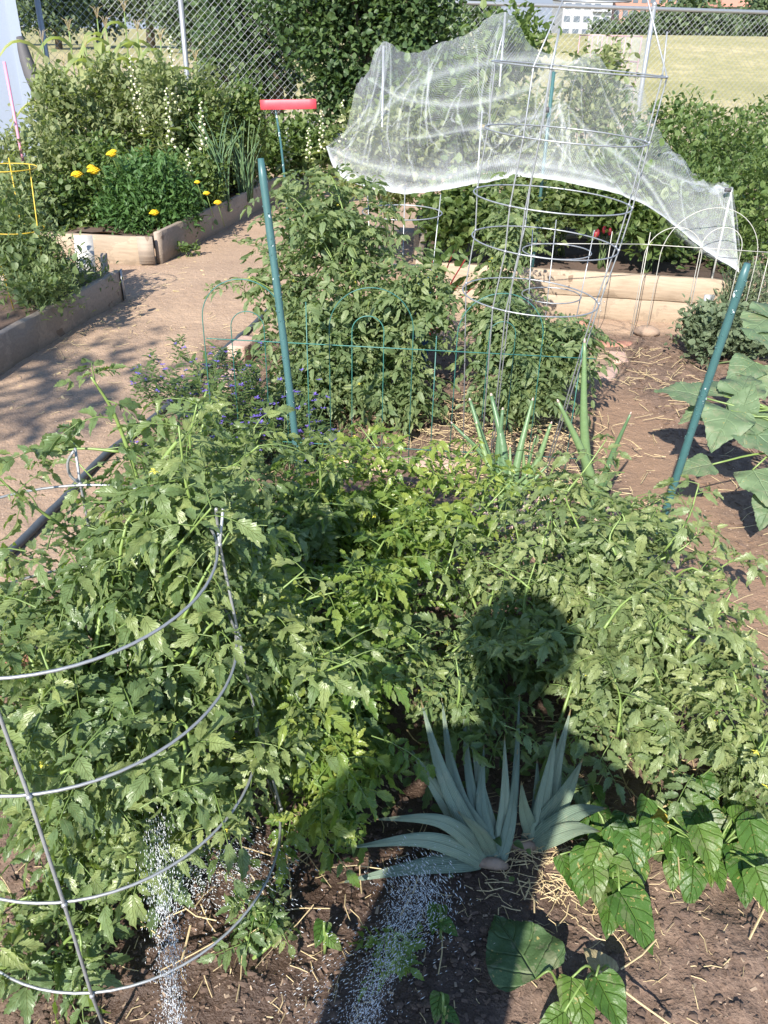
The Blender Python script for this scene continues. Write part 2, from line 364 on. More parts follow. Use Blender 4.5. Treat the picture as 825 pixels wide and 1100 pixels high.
def ground():
    xs = axis(-900, -2.6, 2.6, 900, .018); ys = axis(-60, .3, 6.2, 1500, .018)
    X, Y = np.meshgrid(xs, ys); Z = gh(X, Y); nx = len(xs); ny = len(ys)
    V = np.stack([X, Y, Z], -1).reshape(-1, 3)
    i = np.arange(ny - 1)[:, None] * nx; j = np.arange(nx - 1)[None]
    q = np.stack([i + j, i + j + 1, i + nx + j + 1, i + nx + j], -1).reshape(-1, 4)
    b = MB(); b.add(V, q, tint=0.0); o = b.build('ground', groundmat()); tag(o, kind='structure')
    x = V[:, 0]; y = V[:, 1]; me = o.data
    def at(n, v): a = me.attributes.new(n, 'FLOAT', 'POINT'); a.data.foreach_set('value', v.astype(np.float32))
    at('soil', soilmask(x, y)); at('damp', np.clip(sst(.5, .9, x + vnoise(x, y, 2, 3) * .3) * (1 - sst(3.9, 4.6, y)) + .35 * sst(4.0, 3.0, y) * (vnoise(x, y, 1.5, 8) + .5), 0, 1))
    wn_ = vnoise(x, y, 7, 33) * .25 + vnoise(x, y, 25, 34) * .12
    at('wet', np.clip(sst(.42, .2, np.hypot((x + .32) * .8, y - 1.0) + wn_) + sst(.42, .2, np.hypot(x - .05, (y - 1.05) * .9) + wn_), 0, 1))
    at('grass', sst(15.5, 17, y + vnoise(x, y, .6, 4) * 3)); 
    at('dry', sst(11, 12.5, y) * (1 - sst(19, 21, y + vnoise(x, y, .5, 6) * 3)) + sst(20, 24, y) * sst(-6, -9, x) * sst(70, 40, y) * .75)
ground()
b = MB(); V = []
for k in range(33):
    a = R(-62 + k * 124 / 32); V += [(math.sin(a) * 1000, math.cos(a) * 1000, -20), (math.sin(a) * 1000, math.cos(a) * 1000, 260)]
b.add(V, [[2 * k, 2 * k + 1, 2 * k + 3, 2 * k + 2] for k in range(32)], tint=.5); tag(b.build('sky', M['sky']), kind='structure')

# ------------------------------------------------------------------ leaf templates
def leaf_t(nseg, wf, cols=1, fold=.25, curl=.2, ruf=.0, shift=.06, tooth=0, seed=0, twist=0):
    r = np.random.RandomState(seed); V = []; L = []
    S_ = np.linspace(-1, 1, 2 * cols + 1); ph = r.uniform(0, 6.28)
    for i in range(nseg + 1):
        t = i / nseg
        for s in S_:
            w = wf(t) * (1 - (tooth if (i % 2 == 0 and 0 < i < nseg and abs(s) == 1) else 0))
            y = t + shift * abs(s) * (1 if (i % 2) else .2) * (t < .98)
            z = -curl * t * t + fold * abs(s) * w + ruf * math.sin(t * 14 + ph + (2 if s > 0 else 0)) * abs(s) + twist * s * w * t
            V.append((s * w, y, z)); L.append((t, s, 0))
    k = len(S_); F_ = [[i * k + j, i * k + j + 1, (i + 1) * k + j + 1, (i + 1) * k + j] for i in range(nseg) for j in range(k - 1)]
    return (np.array(V), np.array(F_), np.array(L))
def w_tom(t): return max(.012, .275 * (math.sin(math.pi * min(1, t * .9 + .06)) ** .8) * (1.08 - .75 * t) * 1.25)
def w_ov(t): return max(.01, .40 * math.sin(math.pi * t ** .75) ** .8)
def w_heart(t): return max(.01, (.52 * math.sin(math.pi * (t * .93 + .07) ** .62) ** .75) * (1.05 - .25 * t))
def w_round(t): return max(.01, .56 * math.sqrt(max(0, 1 - (2 * t - .95) ** 2 / 1.12)) * (1.05 - .15 * t))
def w_lan(t): return max(.008, .13 * math.sin(math.pi * (t * .95 + .03) ** .8))
def w_grass(t): return max(.003, .035 * (1 - t ** 3))
TOM = [leaf_t(11, w_tom, 1, fold=f, curl=c, ruf=.05, tooth=.27, seed=i, twist=tw) for i, (f, c, tw) in enumerate([(.45, .25, .2), (.1, .55, -.4), (.75, .15, .3), (-.3, .75, 0), (.3, .4, -.5), (1.0, .6, .3)])]
TOML = [leaf_t(5, w_tom, 1, fold=f, curl=c, tooth=.25, seed=i) for i, (f, c) in enumerate([(.3, .3), (.6, .1), (-.1, .5)])]
OV = [leaf_t(4, w_ov, 1, fold=f, curl=c) for f, c in [(.3, .3), (.1, .1), (.5, .5)]]
LAN = [leaf_t(4, w_lan, 1, fold=.3, curl=c) for c in (.1, .35, .6)]
BEAN = [leaf_t(16, w_heart, 4, fold=f, curl=c, ruf=.02, shift=-.03, seed=i) for i, (f, c) in enumerate([(.15, .25), (.3, .15), (-.1, .4)])]
HEART = [leaf_t(24, w_heart, 6, fold=f, curl=c, ruf=.035, shift=-.05, seed=i) for i, (f, c) in enumerate([(.18, .3), (.08, .2), (.22, .42)])]
for h_ in HEART: h_[0][:, 2] -= .25 * np.abs(h_[0][:, 0]) ** 2; h_[0][:, 2] += .006 * np.sin(h_[0][:, 1] * 26 - np.abs(h_[0][:, 0]) * 12)
ROUND = [leaf_t(28, lambda t: w_heart(t) * 1.02, 8, fold=.1, curl=.2, ruf=.045, shift=-.02, seed=3)]
ROUND[0][0][:, 2] += .012 * np.abs(np.sin(ROUND[0][0][:, 1] * 16 - np.abs(ROUND[0][0][:, 0]) * 9)) + .01 * np.sin(ROUND[0][0][:, 0] * 23) * np.sin(ROUND[0][0][:, 1] * 19)

def fr(d, up=(0, 0, 1), roll=0.0):
    Y = nrm(d); X = np.cross(Y, up)
    if np.linalg.norm(X) < 1e-3: X = np.array([1.0, 0, 0])
    X = nrm(X); Z = np.cross(X, Y)
    if roll:
        c, s_ = math.cos(roll), math.sin(roll); X, Z = X * c + Z * s_, Z * c - X * s_
    return np.stack([X, Y, Z], 1)
class Leaves:
    def __init__(s): s.i = []; s.M = []; s.O = []; s.t = []
    def add(s, k, p, d, size, up=(0, 0, 1), roll=0, tint=.5, wid=1.0):
        f = fr(d, up, roll) * size; f[:, 0] *= wid
        s.i.append(k); s.M.append(f); s.O.append(p); s.t.append(tint)
    def into(s, mb, T): mb.inst(T, s.i, s.M, s.O, s.t)

def compound(lv, st, P, d, L, size, pairs=3, droop=.4, nt=6, tint=.5, hi=True):
    d = nrm(d); side = nrm(np.cross(d, [0, 0, 1])); g = np.array([0, 0, -1.0])
    p = lambda t: P + d * L * t + g * droop * L * t * t
    if st is not None: st.tube([p(t) for t in (0, .33, .66, 1.0)], [.0018, .0015, .0012, .0008], 4 if hi else 3, cap=False, tint=1.0)
    up = nrm(np.array([0, 0, 1.0]) + rs.uniform(-.85, .85, 3))
    tt = np.linspace(.34, .84, pairs)
    for k, t in enumerate(tt):
        tan = nrm(d + g * 2 * droop * t)
        for sg in (-1, 1):
            sz = size * (.72 + .3 * math.sin(math.pi * (k + .7) / pairs)) * U(.55, 1.25)
            dd = nrm(tan * U(.35, .7) + side * sg * U(.7, 1) + np.array([0, 0, U(-.35, .2)]))
            lv.add(rs.randint(nt), p(t) + side * sg * .004, dd, sz, up, U(-.7, .7), np.clip(tint + U(-.24, .24), 0, .96))
            if hi and U(0, 1) < .5:
                dd = nrm(tan * .2 + side * sg + np.array([0, 0, U(-.3, .2)]))
                lv.add(rs.randint(nt), p(t - .11), dd, sz * .35, up, U(-.5, .5), np.clip(tint + U(-.1, .2), 0, .96))
    lv.add(rs.randint(nt), p(1.0), nrm(d + g * 2 * droop), size * U(1.0, 1.3), up, U(-.3, .3), np.clip(tint + U(-.1, .1), 0, .96))

def invol(vols, shell=.55):
    w = np.array([v[2] for v in vols], float); v = vols[rs.choice(len(vols), p=w / w.sum())]
    while True:
        q = nrm(rs.normal(size=3)) * U(shell, 1.0)
        if q[2] > -.55: return np.array(v[0]) + q * np.array(v[1])

def tomato(label, base, vols, stems=18, step=.06, L=.17, size=.065, mat='tom', hi=True, group=None, shoots=(), flowers=8, pairs=3, name='tomato_plant', cat='tomato plant', sr=.0055, stemmat='stem', tb=.5, fill=0):
    base = np.array([base[0], base[1], float(gh(base[0], base[1]))])
    t = thing(name, label, cat, base, group); st = MB(); lv = Leaves(); fl = MB()
    paths = []
    for _ in range(stems):
        tg = invol(vols); tg[2] = max(tg[2], .06)
        c1 = base + (tg - base) * np.array([.25, .25, .6]) + rs.uniform(-.05, .05, 3)
        c2 = base + (tg - base) * np.array([.75, .75, .95]) + rs.uniform(-.05, .05, 3)
        c2[2] = max(.05, c2[2])
        paths.append((cat_rom([base + rs.uniform(-.03, .03, 3) * [1, 1, .1], c1, c2, tg], 12), sr * U(.7, 1.2), 0.28))
    for sh in shoots: paths.append((cat_rom(sh[0], 14), sh[1], sh[2] if len(sh) > 2 else .3))
    az = U(0, 6)
    for P, r, t0 in paths:
        st.tube(P, np.linspace(r, r * .35, len(P)), 6 if hi else 4, tint=0.1)
        seg = np.linalg.norm(np.diff(P, axis=0), axis=1); cum = np.r_[0, np.cumsum(seg)]; tot = cum[-1]
        s_ = tot * t0; ptint = tb + U(-.25, .22)
        while s_ < tot:
            q = np.array([np.interp(s_, cum, P[:, k]) for k in range(3)]); f = s_ / tot
            az += 2.4 + U(-.5, .5); k = (1.0 - .45 * f ** 3) * U(.7, 1.15)
            d = np.array([math.cos(az), math.sin(az), U(-.1, .7) + .5 * (f > .9)])
            compound(lv, st, q, d, L * k, size * (.7 + .3 * k), pairs, U(.15, .65), len(TOM) if hi else len(TOML), ptint + .22 * (f > .85) + U(-.12, .12), hi)
            s_ += step * U(.7, 1.3)
        for _ in range(3):
            compound(lv, None, P[-1], nrm((P[-1] - P[-2]) * 20 + rs.uniform(-.8, .8, 3)), L * .35, size * .5, 2, .1, 3, ptint + .3, False)
    for _ in range(15 if hi and stems > 9 else 0):
        v = vols[rs.randint(len(vols))]; a_ = U(0, 6.28); q0 = np.array(v[0]) + [math.cos(a_) * v[1][0] * .6, math.sin(a_) * v[1][1] * .6, v[1][2] * .5]; q1 = q0 + [U(-.14, .14), U(-.1, .08), U(.06, .19)]
        P = cat_rom([q0, (q0 + q1) / 2 + rs.uniform(-.02, .02, 3), q1], 8); st.tube(P, np.linspace(.0036, .0016, 8), 6, tint=.1)
        for k in range(2, 8):
            az += 2.4; compound(lv, st, P[k], (math.cos(az), math.sin(az), U(.1, .9)), L * U(.4, .8), size * U(.5, .95), 2, U(.1, .7), len(TOM), .75 + U(-.15, .15), False)
    for _ in range(fill):
        q = invol(vols, .2); az = U(0, 6.28)
        compound(lv, st if hi else None, q, (math.cos(az), math.sin(az), U(-.2, .5)), L * U(.6, 1), size * U(.7, 1.1), pairs, U(.2, .6), 3, tb + U(-.25, .2), hi)
    lm = MB(); lv.into(lm, TOM if hi else TOML)
    lm.build('foliage', M[mat], t); st.build('stem', M[stemmat], t)
    if flowers:
        for _ in range(flowers):
            P = paths[rs.randint(len(paths))][0]; q = P[rs.randint(6, len(P))] + rs.uniform(-.03, .03, 3)
            for k in range(5):
                a = k * 1.257 + U(-.2, .2); d = np.array([math.cos(a), math.sin(a), U(-.6, .2)])
                x = np.cross(nrm(d), [0, 0, 1]) * .0022; l_ = nrm(d) * .011
                fl.add([q, q + l_ * .5 + x, q + l_, q + l_ * .5 - x], [[0, 1, 2, 3]])
            fl.ball(q + [0, 0, .002], .0022); fl.build('flower', M['tomflower'], t); fl = MB()
    return t

def bush(name, label, cat, base, vols, n=3000, size=.04, T=OV, mat='bush', group=None, stems=8, shell=.5, tb=.5, upb=.4, wid=1.0, sr=.006, clump=.05, stm='stemdark', stname='stem'):
    z0 = float(gh(base[0], base[1])); base = np.array([base[0], base[1], z0 if len(base) < 3 else base[2]])
    t = thing(name, label, cat, base, group); lv = Leaves(); st = MB()
    for _ in range(stems):
        tg = invol(vols, .3); P = cat_rom([base + rs.uniform(-.04, .04, 3) * [1, 1, 0], base + (tg - base) * [.3, .3, .55] + rs.uniform(-.03, .03, 3), tg], 7)
        st.tube(P, np.linspace(sr, sr * .3, 7), 5)
    nc = max(6, n // 14)
    for _ in range(nc):
        c = invol(vols, shell); ct = tb + U(-.25, .25); out = nrm(c - base)
        for _ in range(14):
            p = c + rs.normal(size=3) * clump
            if p[2] < z0 + .01: p[2] = z0 + .01 + abs(U(0, .03))
            d = nrm(out * .5 + rs.normal(size=3) * .6 + np.array([0, 0, upb]))
            lv.add(rs.randint(len(T)), p, d, size * U(.6, 1.25), nrm(np.array([0, 0, 1.0]) + rs.normal(size=3) * .4), 0, float(np.clip(ct + U(-.15, .15), 0, 1)), wid)
    lm = MB(); lv.into(lm, T); lm.build('foliage', M[mat], t); st.build(stname, M[stm], t)
    return t

# ------------------------------------------------------------------ far background
def quadbox(b, x0, x1, y0, y1, z0, z1): b.box(((x0 + x1) / 2, (y0 + y1) / 2, (z0 + z1) / 2), (x1 - x0, y1 - y0, z1 - z0))
def tower():
    y = 260.0; l_ = A(603, 28, y)[0]; r_ = A(655, 28, y)[0]
    t = thing('apartment_tower', 'tall white apartment tower with rows of dark windows on the skyline', 'building', ((l_ + r_) / 2, y, 0))
    b = MB(); quadbox(b, l_, r_, y, y + 18, 0, 32); b.build('wall', M['bwhite'], t, False)
    w = (r_ - l_) / 5
    for k in range(6):
        z = 1.5 + k * 3.0
        for i in range(5):
            if (i + k) % 7 == 6: continue
            x = l_ + w * (i + .5); b = MB(); quadbox(b, x - w * .32, x + w * .32, y - .05, y + .3, z + .5, z + 1.9)
            b.build('window', M['bglass'], t, False)
        b = MB(); quadbox(b, l_ + w * 3.05, r_ - .4, y - 1.1, y - .1, z, z + .25); b.build('balcony', M['bwhite'], t, False)
    t = thing('brick_building', 'wide reddish brick apartment block right of the white tower', 'building', (70, 300, 0))
    l_ = A(657, 20, 300)[0]; r_ = A(740, 20, 300)[0]; b = MB(); quadbox(b, l_, r_, 300, 315, 0, 14); b.build('wall', M['bred'], t, False)
    w = (r_ - l_) / 9
    for k in range(3):
        for i in range(9):
            x = l_ + w * (i + .5); b = MB(); quadbox(b, x - w * .3, x + w * .3, 299.9, 300.3, 3 + k * 4, 5 + k * 4); b.build('window', M['bglass'], t, False)
    t = thing('house', 'low house with a red tiled roof at the right skyline', 'house', (60, 120, 0))
    l_ = A(775, 20, 120)[0]; r_ = A(832, 20, 120)[0]; b = MB(); quadbox(b, l_, r_, 120, 128, 0, 5.2); b.build('wall', M['bwhite'], t, False)
    b = MB(); b.add([(l_ - .5, 119.4, 5.15), (r_ + .5, 119.4, 5.15), (r_ + .5, 128.6, 5.15), (l_ - .5, 128.6, 5.15), (l_ + 1, 124, 7.4), (r_ - 1, 124, 7.4)], [[0, 1, 5, 4], [2, 3, 4, 5], [0, 3, 2, 1]], [[1, 2, 5], [3, 0, 4]]); b.build('roof', M['roofred'], t, False)
    b = MB()
    for x in (l_ + 2, l_ + 5): quadbox(b, x, x + 1.2, 119.95, 120.2, 3.2, 4.6)
    b.build('window', M['bglass'], t, False)
tower()
def tree(label, px, y, wpx, z0, z1, n, size, mat='fartree', group='trees on the skyline', depth=None, name='tree', seed=1, base_z=None):
    x = A(px, 30, y)[0]; w = wpx / F * y / math.cos(PIT) * .86 / 2; d = depth or w
    zb = float(gh(x, y)) if base_z is None else base_z
    t = thing(name, label, 'tree', (x, y, zb), group); lv = Leaves(); st = MB()
    cz = (z0 + z1) / 2; hz = (z1 - z0) / 2
    st.tube([(x, y, zb - .2), (x + w * .05, y, zb + (z1 - zb) * .4), (x, y, z1 - hz * .6)], [w * .1 + .05, w * .07 + .04, w * .03], 8)
    cl = []
    for k in range(14):
        q = nrm(rs.normal(size=3)) * U(.35, .85); c = np.array([x, y, cz]) + q * [w, d, hz]
        cl.append((c, (w * U(.3, .5), d * U(.3, .5), hz * U(.25, .45)), 1))
        st.tube([(x, y, zb + (z1 - zb) * U(.3, .6)), (c + [x, y, cz]) / 2 + rs.uniform(-.1, .1, 3), c], [w * .035, w * .02, w * .01], 5)
    for _ in range(n // 10):
        v = cl[rs.randint(len(cl))]; c = np.array(v[0]) + nrm(rs.normal(size=3)) * U(.6, 1.05) * np.array(v[1]); ct = U(.15, .85)
        if c[2] < zb + .05: continue
        for _ in range(10):
            lv.add(rs.randint(3), c + rs.normal(size=3) * size * 1.3, nrm(rs.normal(size=3) + [0, 0, .3]), size * U(.6, 1.3), nrm([0, -.3, 1] + rs.normal(size=3) * .5), 0, float(np.clip(ct + U(-.2, .2), 0, 1)))
    lm = MB(); lv.into(lm, OV); lm.build('crown', M[mat], t); st.build('trunk', M['bark'], t)
for k, (px, y, w, z0, z1, lab) in enumerate([
    (60, 75, 60, .5, 6, 'far grey green tree at the left end of the field beyond the fence'),
    (105, 82, 70, .5, 6.5, 'far round tree left of the first fence post top'),
    (160, 80, 80, .5, 7.5, 'far tree between the two left fence posts'),
    (205, 70, 60, .3, 4.2, 'low far tree just right of the second fence post'),
    (10, 85, 60, .5, 7, 'far tree mostly hidden by the grey shed'),
    (690, 52, 30, 1.5, 2.3, 'low bushy tree below the brick apartment block'),
    (728, 55, 56, 1.5, 4.0, 'taller green tree right of the brick apartment block'),
    (775, 60, 60, 1.5, 3.1, 'spreading tree in front of the red roofed house'),
    (822, 50, 40, 1.5, 3.7, 'tree at the right edge of the skyline'),
    (652, 70, 22, 1.5, 1.9, 'small shrub at the foot of the white tower'),
    (710, 58, 30, 1.5, 2.4, 'grey green shrub on the crest behind the bare fence post'),
    (508, 60, 40, 1.2, 3.4, 'feathery tree behind the tip of the white netting')]):
    tree(lab, px, y, w, z0, z1, 2600, y * .0045)
# dark climbing trees along the fence
tree('very dark dense tree in front of the fence beside the netting', 395, 11.2, 190, .2, 2.75, 15000, .07, 'dark', 'dark trees along the fence', .7, 'dark_tree')
tree('dark tree showing through the chain link left of the densest tree', 290, 13.2, 130, .2, 3.4, 9000, .085, 'dark', 'dark trees along the fence', 1.0, 'dark_tree')
tree('dark shrub with brighter leaves low behind the netting corner', 458, 14.6, 95, .1, 2.3, 6000, .09, 'bush', 'dark trees along the fence', 1.0, 'dark_tree')
tree('thin dark tree just right of the second fence post', 238, 15.2, 60, .2, 3.0, 2500, .08, 'dark', 'dark trees along the fence', .8, 'dark_tree')

# chain link fence
def fence():
    a = np.array([-7.6, 10.0]); c = np.array([10.5, 15.2]); T2 = (c - a); Ln = np.linalg.norm(T2); T2 /= Ln; Ht = 1.95
    t = thing('chain_link_fence', 'galvanised chain link fence running behind the garden beds', 'fence', (a[0], a[1], 0))
    P = lambda s, z: np.array([a[0] + T2[0] * s, a[1] + T2[1] * s, z])
    b = MB(); b.tube([P(0, Ht), P(Ln / 2, Ht), P(Ln, Ht)], .024, 8); b.build('top_rail', M['galv'], t)
    sp = [A(50, 40, 0.1)]  # posts where the photograph shows them
    for px in (44, 196, 470, 700, 900):
        r = _ray(px, 25); # intersect with the fence's vertical plane
        n2 = np.array([-T2[1], T2[0]]); k = (a.dot(n2)) / (r[:2].dot(n2)); q = r[:2] * k; s_ = (q - a).dot(T2)
        b = MB(); b.tube([P(s_, -.1), P(s_, 1.0), P(s_, Ht + .05)], .032, 10); b.ball(P(s_, Ht + .05), .036, 10, 6); b.build('fence_post', M['galv'], t)
    b = MB(); w = .0022; pitch = .085
    n = int(Ln / pitch)
    for i in range(-int(Ht / pitch) - 1, n + 1):
        for sg, off in ((1, 0), (-1, .004)):
            s0 = i * pitch; s1 = s0 + Ht
            z0, z1 = (.03, Ht - .02)
            lo, hi = max(s0, 0), min(s1, Ln)
            if hi <= lo: continue
            za = z0 + (lo - s0) / Ht * (z1 - z0); zb = z0 + (hi - s0) / Ht * (z1 - z0)
            if sg < 0: za, zb = z0 + z1 - za, z0 + z1 - zb
            p, q = P(lo, za), P(hi, zb); N = np.array([-T2[1], T2[0], 0]) * w; Zv = np.array([0, 0, w]); p = p + N / w * off; q = q + N / w * off
            b.add([p + Zv, p - Zv - N, p - Zv + N, q + Zv, q - Zv - N, q - Zv + N], [[0, 1, 4, 3], [1, 2, 5, 4], [2, 0, 3, 5]])
    b.build('wire_mesh', M['fencewire'], t)
fence()
# shed corner, tarp, pink stake
def shed():
    p = A(25, 55, 9.9); t = thing('shed', 'blue grey painted shed wall at the far left edge', 'shed', (p[0] - 1, 7.6, 0))
    XD = nrm((.92, .42, 0)); YD = np.array([-XD[1], XD[0], 0]); c0 = np.array([p[0], 9.9, 0]); b = MB(); b.box(c0 - XD * 1.5 + YD * .3 + [0, 0, 1.3], (3, .6, 2.6), X=XD, Y=YD)
    b.build('wall', M['wallgrey'], t, False)
    b = MB(); b.box(c0 - XD * .04 + YD * .02 + [0, 0, 1.3], (.1, .09, 2.6), X=XD, Y=YD); b.build('corner_trim', M['wallgrey'], t, False)
    b = MB(); b.box(c0 - XD * 1.5 + YD * .3 + [0, 0, 2.66], (3.3, .9, .1), X=XD, Y=YD); b.build('roof', M['tarp'], t, False)
    q = A(38, 60, 8.9); b = MB()
    b.tube(cat_rom([(q[0] - .12, 8.9, 1.5), (q[0] - .05, 8.85, 1.2), (q[0] + .12, 8.8, .8), (q[0] + .2, 8.8, 0)], 10), [.03, .05, .06, .07, .08, .09, .1, .11, .12, .13], 10)
    tag(b.build('folded_tarp', M['tarp'], loc=(q[0], 8.9, 0)), 'dark folded tarp leaning beside the grey shed', 'tarp')
    q = A(9, 90, 7.2); b = MB(); b.tube([(q[0], 7.2, 0), (q[0], 7.2, 1.35)], .012, 6)
    tag(b.build('garden_stake', plain('pink_paint', (.6, .25, .35), .5), loc=(q[0], 7.2, 0)), 'thin pink stake against the grey shed wall', 'stake', 'garden stakes')
shed()

# ------------------------------------------------------------------ raised beds
def bedsoil(b, x0, x1, y0, y1, z):
    xs = np.linspace(x0, x1, 26); ys = np.linspace(y0, y1, 30); X, Y = np.meshgrid(xs, ys)
    V = np.stack([X, Y, z + vnoise(X, Y, 6, 3) * .06 + vnoise(X, Y, 17, 4) * .03], -1).reshape(-1, 3)
    i = np.arange(29)[:, None] * 26; j = np.arange(25)[None]; b.add(V, np.stack([i + j, i + j + 1, i + 27 + j, i + 26 + j], -1).reshape(-1, 4), tint=.5)
def beds():
    # left back bed
    c = G(170, 283); l_ = np.array([-4.6, 6.85, 0]); r_ = G(300, 214); h = .20
    t = thing('raised_bed', 'long wooden raised bed behind on the left holding marigolds and corn', 'raised bed', c, 'wooden raised beds')
    d1 = nrm(r_ - c); c2 = c + nrm(l_ - c) * .03
    b = MB(); b.beam((l_[0], l_[1], -.02), (c[0] - .045, c[1], -.02), .04, h + .02); b.build('front_board', M['timber'], t)
    b = MB(); b.beam((c[0], c[1] + .03, -.02), (r_[0], r_[1], -.02), .04, h + .05, seg=40); b.build('side_board', M['timberold'], t)
    b = MB(); b.box((c[0] - .075, c[1] - .028, h / 2 + .005), (.12, .02, h + .01)); b.build('corner_post', M['timberold'], t)
    b = MB(); bedsoil(b, -4.6, -1.9, 6.9, 8.2, h - .06); b.build('soil', M['clod'], t)
    b = MB(); bedsoil(b, -4.6, -1.45, 8.2, 9.6, h - .06); b.build('soil', M['clod'], t)
    # left near bed
    a = G(-40, 425); e = G(131, 322); a = e + (a - e) * 1.25; h = .2
    t = thing('raised_bed', 'weathered wooden raised bed at the left edge beside the path', 'raised bed', e, 'wooden raised beds')
    b = MB(); b.beam((a[0], a[1], -.02), (e[0], e[1], -.02), .045, h + .02, seg=30); b.build('side_board', M['timberold'], t)
    b = MB(); b.beam((e[0] - .05, e[1] + .005, -.02), (-3.4, e[1] + .15, -.02), .04, h); b.build('end_board', M['timberold'], t)
    b = MB(); bedsoil(b, -3.6, -2.28, 2.6, 4.2, h - .09); bedsoil(b, -3.5, -2.02, 4.2, e[1] - .03, h - .09); b.build('soil', M['clod'], t)
    b = MB(); b.box((e[0] + .028, e[1] - .02, h / 2 + .01), (.006, .035, .2)); b.build('corner_bracket', M['galv'], t)
    # right bed with two boards under the netting
    l_ = G(448, 328); r_ = G(812, 352); l_ = np.array([l_[0], l_[1], 0]); h = .155
    t = thing('raised_bed', 'pale two board wooden raised bed under the white netting', 'raised bed', l_, 'wooden raised beds')
    for k in range(2):
        b = MB(); b.beam((l_[0], l_[1], -.02 + k * (h + .004)), (r_[0], r_[1], -.02 + k * (h + .004)), .042, h, seg=50, wob=.002); b.build('front_board', M['timber'], t)
    e = np.array([r_[0] + .25, 7.6, 0])
    b = MB(); b.beam((r_[0] + .02, r_[1] + .03, -.02), e + [0, 0, -.02], .042, h * 2, seg=20); b.build('side_board', M['timberold'], t)
    b = MB(); b.beam((l_[0], l_[1] + .03, -.02), (l_[0] + .15, 7.6, -.02), .042, h * 2, seg=20); b.build('side_board', M['timberold'], t)
    b = MB(); b.beam((l_[0], l_[1] + 1.25, -.02), (r_[0] + .1, r_[1] + 1.25, -.02), .05, h * 2 - .02, seg=20); b.build('cross_board', M['timber'], t)
    b = MB(); bedsoil(b, l_[0] + .03, r_[0] - .03, .045, 2.2, .23); b.V[0][:, 1] += np.interp(b.V[0][:, 0], [l_[0], r_[0]], [l_[1], r_[1]]); b.build('soil', M['clod'], t)
    for px in (470, 640, 795):
        for z in (.05, .11, .2, .27):
            q = G(px, 335); b = MB(); x_ = q[0] + U(-.01, .01); b.ball((x_, np.interp(x_, [l_[0], r_[0]], [l_[1], r_[1]]) - .0225, z), .005, 8, 4, sc=(1, .4, 1)); b.build('screw', M['galv'], t)
    q = G(750, 325, .1); b = MB(); b.box((q[0], np.interp(q[0], [l_[0], r_[0]], [l_[1], r_[1]]) - .0245, .15), (.07, .004, .1)); b.build('metal_plate', M['galv'], t)
    # plank lying behind the tomatoes
    a = G(395, 250, .12); e = G(520, 262, .12)
    b = MB(); b.beam((a[0], a[1] + .3, 0), (e[0], e[1] + .5, 0), .2, .1); tag(b.build('timber_plank', M['timber'], loc=(a[0], a[1], 0)), 'pale timber plank lying behind the tall tomato plant', 'plank')
    # screws and end cracks on the front boards
    # chalky board and broken post leaning in the gap between the left beds
    p = G(95, 300, .05); b = MB(); b.box((p[0] - .02, p[1] + .05, .16), (.13, .012, .36), X=(1, .2, 0), Y=(-.2, 1, -.45), jit=.006)
    tag(b.build('white_board', M['whitepanel'], loc=(p[0], p[1], 0)), 'stained white board leaning between the two left raised beds', 'board')
    p = G(114, 302, .05); b = MB(); b.box((p[0], p[1], .12), (.05, .02, .24), X=(1, -.3, .1), Y=(.1, 1, -.3), jit=.01)
    tag(b.build('wooden_stub', M['timberold'], loc=(p[0], p[1], 0)), 'short grey wooden stub right of the stained white board', 'wood')
beds()
# ------------------------------------------------------------------ planting: left back bed
def hz(p, z): return np.array([p[0], p[1], z])
BG = 'leafy plants crowding the left back bed'
def cornstalk(x, y, h, label, lean=0):
    t = thing('corn_plant', label, 'corn', (x, y, .15), 'corn plants at the back of the bed'); st = MB(); lf = MB()
    P = cat_rom([(x, y, .15), (x + lean * .3, y, h * .5), (x + lean, y, h)], 12); st.tube(P, np.linspace(.014, .006, 12), 6)
    for k in range(17):
        f = .18 + .8 * k / 17; q = P[min(11, int(f * 11))]; az = k * 2.6 + U(-.5, .5) ; L_ = U(.55, .95) * (1 - .25 * f)
        d = np.array([math.cos(az), math.sin(az) * .8, U(.5, 1.3)]); Q = []
        for s in np.linspace(0, 1, 9): Q.append(q + d * L_ * s * .8 + np.array([0, 0, -1]) * L_ * 1.25 * s * s)
        side = nrm(np.cross(d, [0, 0, 1])); V = []; L = []; wv = .05
        for i, c in enumerate(Q):
            s = i / 8; w = wv * (1 - s ** 2.2) + .002
            for e_ in (-1, 0, 1): V.append(c + side * w * e_ + np.array([0, 0, 1]) * abs(e_) * w * .5); L.append((s, e_, 0))
        lf.add(V, [[i * 3 + j, i * 3 + j + 1, i * 3 + j + 4, i * 3 + j + 3] for i in range(8) for j in (0, 1)], tint=U(.2, 1), lv=L)
    tm = MB()
    for k in range(5):
        a = k * .7; tm.tube([P[-1], P[-1] + [math.cos(a) * .03, math.sin(a) * .03, .09], P[-1] + [math.cos(a) * .07, math.sin(a) * .07, .11]], [.002, .002, .001], 4)
    lf.build('leaves', M['corn'], t); st.build('stalk', M['stem'], t); tm.build('tassel', M['straw'], t)
corn = [(46, 75, 8.6, 1.36), (76, 62, 9.0, 1.5), (104, 48, 9.3, 1.66), (122, 60, 8.9, 1.52), (146, 62, 9.2, 1.55), (168, 72, 9.0, 1.42), (92, 80, 8.7, 1.35), (205, 92, 9.4, 1.3), (66, 100, 8.4, 1.25), (132, 40, 9.6, 1.7)]
